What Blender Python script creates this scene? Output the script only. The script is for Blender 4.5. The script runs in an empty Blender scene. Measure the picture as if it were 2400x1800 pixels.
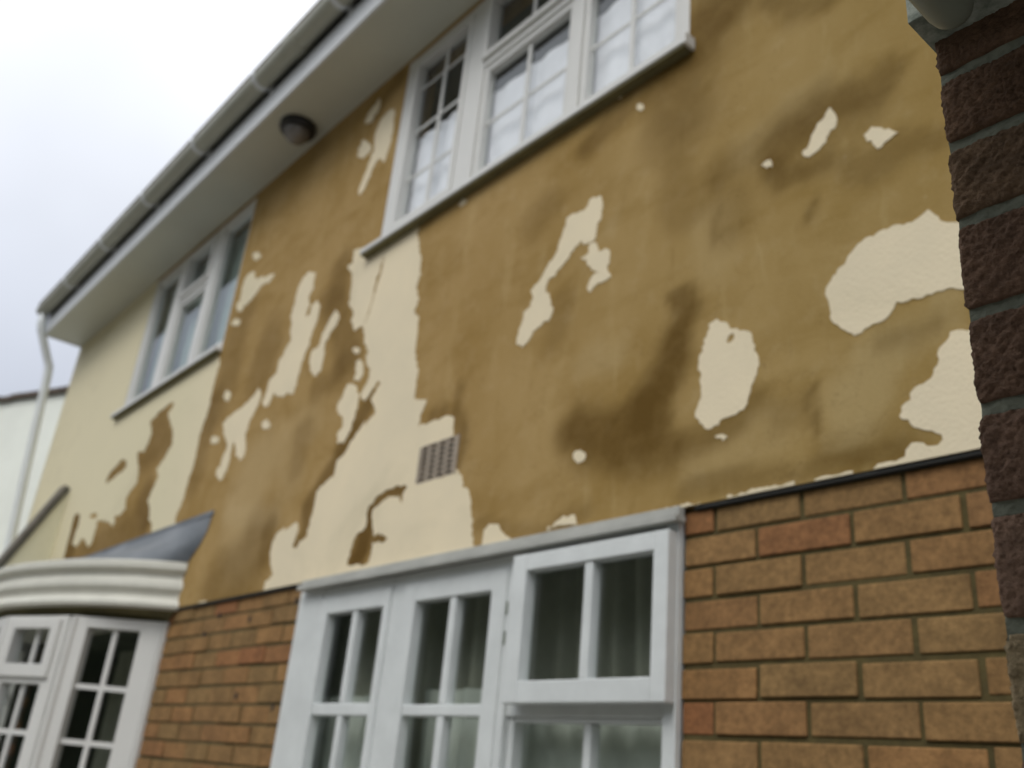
import bpy, bmesh, math, random
import numpy as np
from mathutils import Vector, Matrix, noise
from mathutils.geometry import tessellate_polygon
random.seed(7)
SC = bpy.context.scene
COL = SC.collection

# ------------------------------------------------------------------ camera
cam_d = bpy.data.cameras.new("camera")
cam = bpy.data.objects.new("camera", cam_d); COL.objects.link(cam)
_r = Vector((.64988, .75472, .08973)); _d = Vector((-.24960, .32345, -.91273)); _f = Vector((-.71788, .57077, .39858))
cam.matrix_world = Matrix(((_r.x, -_d.x, -_f.x, 0), (_r.y, -_d.y, -_f.y, -1.704), (_r.z, -_d.z, -_f.z, 1.6), (0, 0, 0, 1)))
cam_d.sensor_width = 36; cam_d.lens = 36 * 2190.3 / 2400
cam_d.clip_start = .02; cam_d.clip_end = 2000
cam_d.dof.use_dof = True; cam_d.dof.focus_distance = .78; cam_d.dof.aperture_fstop = 5.8
SC.camera = cam

# ------------------------------------------------------------------ sky, sun, exposure (bright overcast)
SUN_EL, SUN_ROT = math.radians(50), math.radians(160)
wd = bpy.data.worlds.new("World"); SC.world = wd; wd.use_nodes = True
nt = wd.node_tree; nt.nodes.clear()
sky = nt.nodes.new('ShaderNodeTexSky'); sky.sky_type = 'NISHITA'; sky.sun_disc = False
sky.sun_elevation = SUN_EL; sky.sun_rotation = SUN_ROT; sky.air_density = 1.0; sky.dust_density = 3.0
hs = nt.nodes.new('ShaderNodeHueSaturation'); hs.inputs['Saturation'].default_value = .05
tc = nt.nodes.new('ShaderNodeTexCoord')
nz = nt.nodes.new('ShaderNodeTexNoise'); nz.inputs['Scale'].default_value = 1.6; nz.inputs['Detail'].default_value = 4
rp = nt.nodes.new('ShaderNodeMapRange'); rp.inputs[1].default_value = .3; rp.inputs[2].default_value = .7
rp.inputs[3].default_value = .85; rp.inputs[4].default_value = 1.15
mx = nt.nodes.new('ShaderNodeMix'); mx.data_type = 'RGBA'; mx.blend_type = 'MIX'; mx.inputs[0].default_value = .6
mx.inputs[7].default_value = (7.7, 8.1, 8.9, 1)      # even cloud cover over the clear sky
ml = nt.nodes.new('ShaderNodeVectorMath'); ml.operation = 'SCALE'
sz = nt.nodes.new('ShaderNodeSeparateXYZ'); ze = nt.nodes.new('ShaderNodeMapRange')     # overcast sky: brighter towards the zenith
ze.inputs[1].default_value = .2; ze.inputs[2].default_value = .78; ze.inputs[3].default_value = .55; ze.inputs[4].default_value = 1.55
nt.links.new(tc.outputs['Generated'], sz.inputs[0]); nt.links.new(sz.outputs[2], ze.inputs[0])
mm = nt.nodes.new('ShaderNodeMath'); mm.operation = 'MULTIPLY'; nt.links.new(ze.outputs[0], mm.inputs[0]); nt.links.new(rp.outputs[0], mm.inputs[1])
zc = nt.nodes.new('ShaderNodeMix'); zc.data_type = 'RGBA'; zc.inputs[6].default_value = (7.1, 7.75, 9.2, 1); zc.inputs[7].default_value = (8.2, 8.35, 8.6, 1)
zf = nt.nodes.new('ShaderNodeMapRange'); zf.inputs[1].default_value = .3; zf.inputs[2].default_value = .75
nt.links.new(sz.outputs[2], zf.inputs[0]); nt.links.new(zf.outputs[0], zc.inputs[0]); nt.links.new(zc.outputs[2], mx.inputs[7])
bg = nt.nodes.new('ShaderNodeBackground'); bg.inputs['Strength'].default_value = .125
ow = nt.nodes.new('ShaderNodeOutputWorld')
nt.links.new(sky.outputs[0], hs.inputs['Color']); nt.links.new(hs.outputs[0], mx.inputs[6])
nt.links.new(tc.outputs['Generated'], nz.inputs['Vector']); nt.links.new(nz.outputs[0], rp.inputs[0])
nt.links.new(mx.outputs[2], ml.inputs[0]); nt.links.new(mm.outputs[0], ml.inputs['Scale'])
nt.links.new(ml.outputs[0], bg.inputs[0]); nt.links.new(bg.outputs[0], ow.inputs[0])
sl = bpy.data.lights.new("sun", 'SUN'); sl.energy = .6; sl.angle = math.radians(25); sl.color = (1, .97, .92)
so = bpy.data.objects.new("sun", sl); COL.objects.link(so)
_az = SUN_ROT   # sun stands over the photographer's side of the street
_dir = Vector((math.sin(_az) * math.cos(SUN_EL), math.cos(_az) * math.cos(SUN_EL), math.sin(SUN_EL)))
so.rotation_euler = (-_dir).to_track_quat('-Z', 'Y').to_euler()
SC.view_settings.view_transform = 'Standard'; SC.view_settings.look = 'None'
SC.view_settings.exposure = .30; SC.view_settings.gamma = 1; SC.view_settings.use_curve_mapping = False
SC.cycles.max_bounces = 8; SC.cycles.transparent_max_bounces = 12; SC.cycles.use_denoising = True

# ------------------------------------------------------------------ materials
def mat(name, col, rough=.7, noise_s=None, noise_a=.0, bump=None, spec=.5, col2=None, dist=.004, detail=6):
    m = bpy.data.materials.new(name); m.use_nodes = True; t = m.node_tree; p = t.nodes['Principled BSDF']
    p.inputs['Base Color'].default_value = (*col, 1); p.inputs['Roughness'].default_value = rough
    p.inputs['Specular IOR Level'].default_value = spec
    if noise_s or bump:
        c = t.nodes.new('ShaderNodeTexCoord')
    if noise_s:
        n = t.nodes.new('ShaderNodeTexNoise'); n.inputs['Scale'].default_value = noise_s; n.inputs['Detail'].default_value = detail
        n.inputs['Roughness'].default_value = .65
        t.links.new(c.outputs['Object'], n.inputs['Vector'])
        r = t.nodes.new('ShaderNodeValToRGB'); a = col; b = col2 or tuple(v * (1 - noise_a) for v in col)
        r.color_ramp.elements[0].position = .35; r.color_ramp.elements[1].position = .65
        r.color_ramp.elements[0].color = (*b, 1); r.color_ramp.elements[1].color = (*a, 1)
        t.links.new(n.outputs[0], r.inputs[0]); t.links.new(r.outputs[0], p.inputs['Base Color'])
    if bump:
        n2 = t.nodes.new('ShaderNodeTexNoise'); n2.inputs['Scale'].default_value = bump; n2.inputs['Detail'].default_value = 5
        t.links.new(c.outputs['Object'], n2.inputs['Vector'])
        bp = t.nodes.new('ShaderNodeBump'); bp.inputs['Strength'].default_value = .6; bp.inputs['Distance'].default_value = dist
        t.links.new(n2.outputs[0], bp.inputs['Height']); t.links.new(bp.outputs[0], p.inputs['Normal'])
    return m

def mix(t, a, b, fac, kind='MIX'):
    n = t.nodes.new('ShaderNodeMix'); n.data_type = 'RGBA'; n.blend_type = kind
    for sock, v in ((n.inputs[0], fac), (n.inputs[6], a), (n.inputs[7], b)):
        if isinstance(v, bpy.types.NodeSocket): t.links.new(v, sock)
        elif isinstance(v, tuple): sock.default_value = (*v, 1)
        else: sock.default_value = v
    return n.outputs[2]

def noise_n(t, src, s, d=5, r=.6, dist=0):
    n = t.nodes.new('ShaderNodeTexNoise'); n.inputs['Scale'].default_value = s; n.inputs['Detail'].default_value = d
    n.inputs['Roughness'].default_value = r; n.inputs['Distortion'].default_value = dist
    t.links.new(src, n.inputs['Vector']); return n.outputs[0]

def rng(t, v, a, b, c, d):
    n = t.nodes.new('ShaderNodeMapRange')
    for i, x in enumerate((a, b, c, d)): n.inputs[i + 1].default_value = x
    t.links.new(v, n.inputs[0]); return n.outputs[0]

def base_coat_mat():
    m = bpy.data.materials.new('damp_ochre_base_coat'); m.use_nodes = True; t = m.node_tree; p = t.nodes['Principled BSDF']
    c = t.nodes.new('ShaderNodeTexCoord').outputs['Object']
    mp = t.nodes.new('ShaderNodeMapping'); mp.inputs['Scale'].default_value = (1, 1, .55); t.links.new(c, mp.inputs[0])
    mp2 = t.nodes.new('ShaderNodeMapping'); mp2.inputs['Rotation'].default_value = (0, math.radians(28), 0); mp2.inputs['Scale'].default_value = (1, 1, 2.4)
    t.links.new(c, mp2.inputs[0])
    wet = t.nodes.new('ShaderNodeAttribute'); wet.attribute_name = 'wet'
    dry = t.nodes.new('ShaderNodeAttribute'); dry.attribute_name = 'dry'
    n1 = noise_n(t, mp.outputs[0], 2.2, 6, .6); n2 = noise_n(t, mp2.outputs[0], 3.0, 6, .62, .4); n3 = noise_n(t, c, 14, 6, .7)
    col = mix(t, (.380, .255, .104), (.312, .200, .068), rng(t, n1, .38, .66, 0, 1))
    col = mix(t, col, (.245, .148, .039), rng(t, n2, .48, .76, 0, .75))
    col = mix(t, col, (.45, .325, .165), rng(t, n3, .52, .76, 0, .45))
    mp3 = t.nodes.new('ShaderNodeMapping'); mp3.inputs['Scale'].default_value = (5.5, 1, 1.1); t.links.new(c, mp3.inputs[0])
    col = mix(t, col, (.50, .37, .18), rng(t, noise_n(t, mp3.outputs[0], 2.0, 7, .72, .3), .56, .78, 0, .5))     # pale washed runs
    col = mix(t, col, (.19, .112, .026), rng(t, noise_n(t, mp3.outputs[0], 3.1, 7, .75, .5), .60, .80, 0, .6))
    col = mix(t, col, (.62, .52, .34), rng(t, noise_n(t, c, 55, 3, .6), .70, .76, 0, .7))      # specks of paint left behind
    col = mix(t, col, (.48, .36, .19), rng(t, dry.outputs['Fac'], 0, 1, 0, .8))
    wm = t.nodes.new('ShaderNodeMath'); wm.operation = 'MULTIPLY'
    t.links.new(wet.outputs['Fac'], wm.inputs[0]); t.links.new(rng(t, noise_n(t, c, 11, 6, .7, .5),   .35, .65, .88, 1.15), wm.inputs[1])
    col = mix(t, col, (.112, .060, .010), rng(t, wm.outputs[0], 0, 1, 0, .95))
    sxx = t.nodes.new('ShaderNodeSeparateXYZ'); t.links.new(c, sxx.inputs[0])
    col = mix(t, col, (.93, .97, .92), rng(t, sxx.outputs[0], -2.4, -.9, 0, 1), 'MULTIPLY')      # the coat is greener at this end
    vo = t.nodes.new('ShaderNodeTexVoronoi'); vo.feature = 'DISTANCE_TO_EDGE'; vo.inputs['Scale'].default_value = 1.6      # hairline cracks
    wv = t.nodes.new('ShaderNodeVectorMath'); wv.operation = 'ADD'; nc_ = t.nodes.new('ShaderNodeTexNoise'); nc_.inputs['Scale'].default_value = 5; nc_.inputs['Detail'].default_value = 6
    t.links.new(c, nc_.inputs['Vector']); t.links.new(nc_.outputs['Color'], wv.inputs[0]); t.links.new(c, wv.inputs[1]); t.links.new(wv.outputs[0], vo.inputs['Vector'])
    col = mix(t, col, (.12, .068, .02), rng(t, vo.outputs['Distance'], .0, .004, .4, 0))
    g_ = rng(t, noise_n(t, c, 230, 3, .8), .3, .7, .86, 1.12)
    gv = t.nodes.new('ShaderNodeVectorMath'); gv.operation = 'SCALE'; t.links.new(col, gv.inputs[0]); t.links.new(g_, gv.inputs['Scale']); col = gv.outputs[0]
    t.links.new(col, p.inputs['Base Color'])
    t.links.new(rng(t, wet.outputs['Fac'], 0, 1, .85, .7), p.inputs['Roughness']); p.inputs['Specular IOR Level'].default_value = .08
    b = t.nodes.new('ShaderNodeBump'); b.inputs['Strength'].default_value = .35; b.inputs['Distance'].default_value = .004
    h = t.nodes.new('ShaderNodeMath'); h.operation = 'ADD'
    t.links.new(noise_n(t, c, 110, 5, .8), h.inputs[0]); t.links.new(noise_n(t, c, 6, 5, .6), h.inputs[1])
    t.links.new(h.outputs[0], b.inputs['Height']); t.links.new(b.outputs[0], p.inputs['Normal'])
    return m

def paint_mat():
    m = bpy.data.materials.new('old_cream_masonry_paint'); m.use_nodes = True; t = m.node_tree; p = t.nodes['Principled BSDF']
    c = t.nodes.new('ShaderNodeTexCoord').outputs['Object']
    sx = t.nodes.new('ShaderNodeSeparateXYZ'); t.links.new(c, sx.inputs[0])
    col = mix(t, (.76, .655, .455), (.70, .61, .43), rng(t, noise_n(t, c, 3, 6), .35, .65, 0, 1))
    col = mix(t, col, (.66, .60, .40), rng(t, sx.outputs[0], -4.2, -5.2, 0, .8))
    col = mix(t, col, (.50, .44, .29), rng(t, noise_n(t, c, 1.3, 7, .7, .6), .55, .80, 0, .6))
    t.links.new(col, p.inputs['Base Color']); p.inputs['Roughness'].default_value = .75; p.inputs['Specular IOR Level'].default_value = .3
    b = t.nodes.new('ShaderNodeBump'); b.inputs['Strength'].default_value = .6; b.inputs['Distance'].default_value = .003
    t.links.new(noise_n(t, c, 130, 4, .7), b.inputs['Height']); t.links.new(b.outputs[0], p.inputs['Normal'])
    return m

def brick_mat(name, a, b, red, sc=1.0, bump=90, dist=.003):
    m = bpy.data.materials.new(name); m.use_nodes = True; t = m.node_tree; p = t.nodes['Principled BSDF']
    c = t.nodes.new('ShaderNodeTexCoord').outputs['Object']
    at = t.nodes.new('ShaderNodeAttribute'); at.attribute_name = 'tone'
    ar = t.nodes.new('ShaderNodeAttribute'); ar.attribute_name = 'red'
    col = mix(t, a, b, at.outputs['Fac']); col = mix(t, col, red, ar.outputs['Fac'])
    n = rng(t, noise_n(t, c, 60 * sc, 6, .75), .3, .7, .62, 1.25)
    v = t.nodes.new('ShaderNodeVectorMath'); v.operation = 'SCALE'; t.links.new(col, v.inputs[0]); t.links.new(n, v.inputs['Scale'])
    n2 = rng(t, noise_n(t, c, 9 * sc, 5, .6), .3, .7, .72, 1.2)
    v2 = t.nodes.new('ShaderNodeVectorMath'); v2.operation = 'SCALE'; t.links.new(v.outputs[0], v2.inputs[0]); t.links.new(n2, v2.inputs['Scale'])
    t.links.new(v2.outputs[0], p.inputs['Base Color']); p.inputs['Roughness'].default_value = .9; p.inputs['Specular IOR Level'].default_value = .2
    bp = t.nodes.new('ShaderNodeBump'); bp.inputs['Strength'].default_value = .7; bp.inputs['Distance'].default_value = dist
    t.links.new(noise_n(t, c, bump, 6, .7), bp.inputs['Height']); t.links.new(bp.outputs[0], p.inputs['Normal'])
    return m

def glass_mat(name, tint=(.96, .98, .97), ior=1.5):
    m = bpy.data.materials.new(name); m.use_nodes = True; t = m.node_tree; t.nodes.clear()
    o = t.nodes.new('ShaderNodeOutputMaterial'); g = t.nodes.new('ShaderNodeBsdfGlossy'); g.inputs['Roughness'].default_value = .03
    g.inputs[0].default_value = (.93, .97, 1, 1)
    tr = t.nodes.new('ShaderNodeBsdfTransparent'); tr.inputs[0].default_value = (*tint, 1)
    # Schlick reflectance, the same from both sides of the thin pane
    ge = t.nodes.new('ShaderNodeNewGeometry'); dt = t.nodes.new('ShaderNodeVectorMath'); dt.operation = 'DOT_PRODUCT'
    t.links.new(ge.outputs['Normal'], dt.inputs[0]); t.links.new(ge.outputs['Incoming'], dt.inputs[1])
    def mth(op, a, b=None):
        n = t.nodes.new('ShaderNodeMath'); n.operation = op
        for i, v in enumerate((a, b)):
            if v is None: continue
            if isinstance(v, (int, float)): n.inputs[i].default_value = v
            else: t.links.new(v, n.inputs[i])
        return n.outputs[0]
    fr = mth('ADD', mth('MULTIPLY', mth('POWER', mth('SUBTRACT', 1.0, mth('ABSOLUTE', dt.outputs['Value'])), 5.0), .90), .07)
    x = t.nodes.new('ShaderNodeMixShader'); t.links.new(fr, x.inputs[0]); t.links.new(tr.outputs[0], x.inputs[1]); t.links.new(g.outputs[0], x.inputs[2])
    t.links.new(x.outputs[0], o.inputs[0]); return m

def net_mat(name, col, dens=.85):
    m = bpy.data.materials.new(name); m.use_nodes = True; t = m.node_tree; t.nodes.clear()
    o = t.nodes.new('ShaderNodeOutputMaterial'); d = t.nodes.new('ShaderNodeBsdfDiffuse'); d.inputs[0].default_value = (*col, 1)
    tl = t.nodes.new('ShaderNodeBsdfTranslucent'); tl.inputs[0].default_value = (*col, 1)
    tr = t.nodes.new('ShaderNodeBsdfTransparent'); a = t.nodes.new('ShaderNodeMixShader'); a.inputs[0].default_value = .12
    b = t.nodes.new('ShaderNodeMixShader')
    c = t.nodes.new('ShaderNodeTexCoord').outputs['Object']
    f = rng(t, noise_n(t, c, 9, 4, .6), .3, .7, dens - .1, min(1, dens + .08)); t.links.new(f, b.inputs[0])
    t.links.new(d.outputs[0], a.inputs[1]); t.links.new(tl.outputs[0], a.inputs[2]); t.links.new(tr.outputs[0], b.inputs[1]); t.links.new(a.outputs[0], b.inputs[2])
    t.links.new(b.outputs[0], o.inputs[0]); return m

M = dict(
    base=base_coat_mat(), paint=paint_mat(),
    brick=brick_mat('buff_brick', (.285, .158, .062), (.235, .146, .060), (.290, .112, .048)),
    mortar=mat('olive_mortar', (.095, .072, .022), .95, 30, .35, 80),
    upvc=mat('white_pvc', (.64, .635, .60), .35, 3, .05, spec=.45),
    wood=mat('white_gloss_painted_wood', (.66, .685, .67), .4, 7, .12, 25, dist=.0015),
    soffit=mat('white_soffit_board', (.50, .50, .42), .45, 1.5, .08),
    fascia=mat('white_fascia_board', (.64, .66, .67), .4, 3, .08),
    gutter=mat('weathered_white_gutter', (.38, .38, .31), .45, 4, .15),
    dark=mat('flat_near_black', (.02, .02, .018), .9),
    lead=mat('lead_sheet', (.115, .13, .145), .6, 4, .0, 12, col2=(.19, .205, .22), spec=.3),
    drip=mat('grey_painted_drip_board', (.44, .44, .40), .5, 8, .2),
    trim=mat('stone_white_moulding', (.62, .61, .53), .5, 6, .10, 60, dist=.001),
    glass=glass_mat('window_glass'), room=mat('dim_room_wall', (.10, .11, .08), .9, 3, .3),
    tile=mat('brown_roof_tile', (.11, .085, .065), .9, 12, .4, 40),
    vent=mat('dusty_vent_plastic', (.36, .30, .23), .7, 20, .2), venthole=mat('vent_duct_shadow', (.045, .05, .05), .9),
    net=net_mat('white_net', (.95, .94, .98), .99), net_grey=net_mat('grey_net', (.56, .60, .53), .85), net_green=net_mat('green_grey_net', (.34, .44, .41), .85),
    black=mat('black_lamp_base', (.012, .012, .014), .35), lamp=mat('smoky_lamp_glass', (.16, .145, .13), .18, spec=.8),
    rough=brick_mat('rustic_brown_brick', (.125, .074, .044), (.235, .145, .105), (.33, .26, .15), 5, 330, .005),
    mortar2=mat('grey_green_mortar', (.15, .16, .12), .95, 60, .3, 120),
    nwall=mat('pale_rendered_wall', (.80, .82, .74), .8, 2, .07, 40), ground=mat('ground_paving', (.22, .21, .19), .9, 4, .3, 30),
    added_hedge=mat('hedge_leaf', (.035, .055, .02), .8, 6, .5), board=mat('weathered_end_board', (.30, .32, .27), .8, 70, .0, 60, col2=(.12, .14, .11)),
    net_dark=net_mat('dim_net', (.38, .39, .31), .8), cheek=mat('greyed_cream_cheek', (.74, .70, .50), .8, 3, .12, 50),
    tilegrey=mat('grey_brown_tile', (.20, .18, .15), .9, 10, .35, 40), vergedark=mat('dark_verge', (.07, .07, .055), .9), soffit2=mat('porch_soffit', (.20, .20, .17), .8), pipe2=mat('greyish_pipe', (.22, .24, .19), .4, 5, .1),
    sillu=mat('dark_olive_underside', (.16, .14, .06), .8, 10, .3),
    pipe=mat('white_pipe', (.70, .73, .72), .4, 5, .1),
)

# ------------------------------------------------------------------ helpers
def empty(name, loc=(0, 0, 0)):
    o = bpy.data.objects.new(name, None); o.location = loc; COL.objects.link(o); o.empty_display_size = .2; return o

def tag(o, label=None, cat=None, group=None, kind=None):
    for k_, v in (('label', label), ('category', cat), ('group', group), ('kind', kind)):
        if v: o[k_] = v
    return o

def link(name, me, m, parent=None, bevel=0, smooth=False):
    o = bpy.data.objects.new(name, me); COL.objects.link(o)
    if m: me.materials.append(m)
    if parent:
        o.parent = parent; o.matrix_parent_inverse = parent_inv(parent)
    if smooth:
        for p in me.polygons: p.use_smooth = True
    if bevel:
        b = o.modifiers.new('bevel', 'BEVEL'); b.width = bevel; b.segments = 2; b.limit_method = 'ANGLE'; b.angle_limit = math.radians(50)
    return o

def parent_inv(p):
    return Matrix.Translation(-p.location) if p.type == 'EMPTY' else Matrix.Identity(4)   # meshes are modelled in world metres

class MB:
    def __init__(s): s.v = []; s.f = []
    def box(s, x0, x1, y0, y1, z0, z1, R=None):
        n = len(s.v); c = [(x, y, z) for x in (x0, x1) for y in (y0, y1) for z in (z0, z1)]
        if R: c = [tuple(R @ Vector(p)) for p in c]
        s.v += c
        s.f += [tuple(n + i for i in q) for q in ((0, 1, 3, 2), (4, 6, 7, 5), (0, 4, 5, 1), (2, 3, 7, 6), (0, 2, 6, 4), (1, 5, 7, 3))]
        return s
    def frame(s, x0, x1, y0, y1, z0, z1, w, wt=None, wb=None, R=None):
        wt = w if wt is None else wt; wb = w if wb is None else wb
        s.box(x0, x0 + w, y0, y1, z0, z1, R); s.box(x1 - w, x1, y0, y1, z0, z1, R)
        s.box(x0 + w, x1 - w, y0 + .001, y1, z1 - wt, z1, R); s.box(x0 + w, x1 - w, y0 + .001, y1, z0, z0 + wb, R); return s
    def quad(s, *p): n = len(s.v); s.v += list(p); s.f.append(tuple(range(n, n + len(p)))); return s
    def tube(s, pts, r, seg=14, cap=True):
        pts = [Vector(p) for p in pts]; n0 = len(s.v); up = Vector((1, 0, 0))
        for i, p in enumerate(pts):
            d = (pts[min(i + 1, len(pts) - 1)] - pts[max(i - 1, 0)]).normalized()
            a = up - d * up.dot(d)
            if a.length < .1: a = Vector((0, 0, 1)) - d * d.z
            a.normalize(); b = d.cross(a); rr = r[i] if isinstance(r, (list, tuple)) else r
            for k_ in range(seg):
                t = 2 * math.pi * k_ / seg; s.v.append(tuple(p + a * math.cos(t) * rr + b * math.sin(t) * rr))
        for i in range(len(pts) - 1):
            for k_ in range(seg):
                a0 = n0 + i * seg + k_; a1 = n0 + i * seg + (k_ + 1) % seg
                s.f.append((a0, a1, a1 + seg, a0 + seg))
        if cap: s.f.append(tuple(n0 + k_ for k_ in range(seg))[::-1]); s.f.append(tuple(n0 + (len(pts) - 1) * seg + k_ for k_ in range(seg)))
        return s
    def mesh(s, name):
        me = bpy.data.meshes.new(name); me.from_pydata(s.v, [], s.f); me.update()
        bm = bmesh.new(); bm.from_mesh(me); bmesh.ops.recalc_face_normals(bm, faces=bm.faces); bm.to_mesh(me); bm.free(); return me
    def build(s, name, m, parent=None, bevel=0, smooth=False): return link(name, s.mesh(name), m, parent, bevel, smooth)

def strip(a, b, z0, z1):    # (x, y) polyline ribbons
    return None

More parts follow.
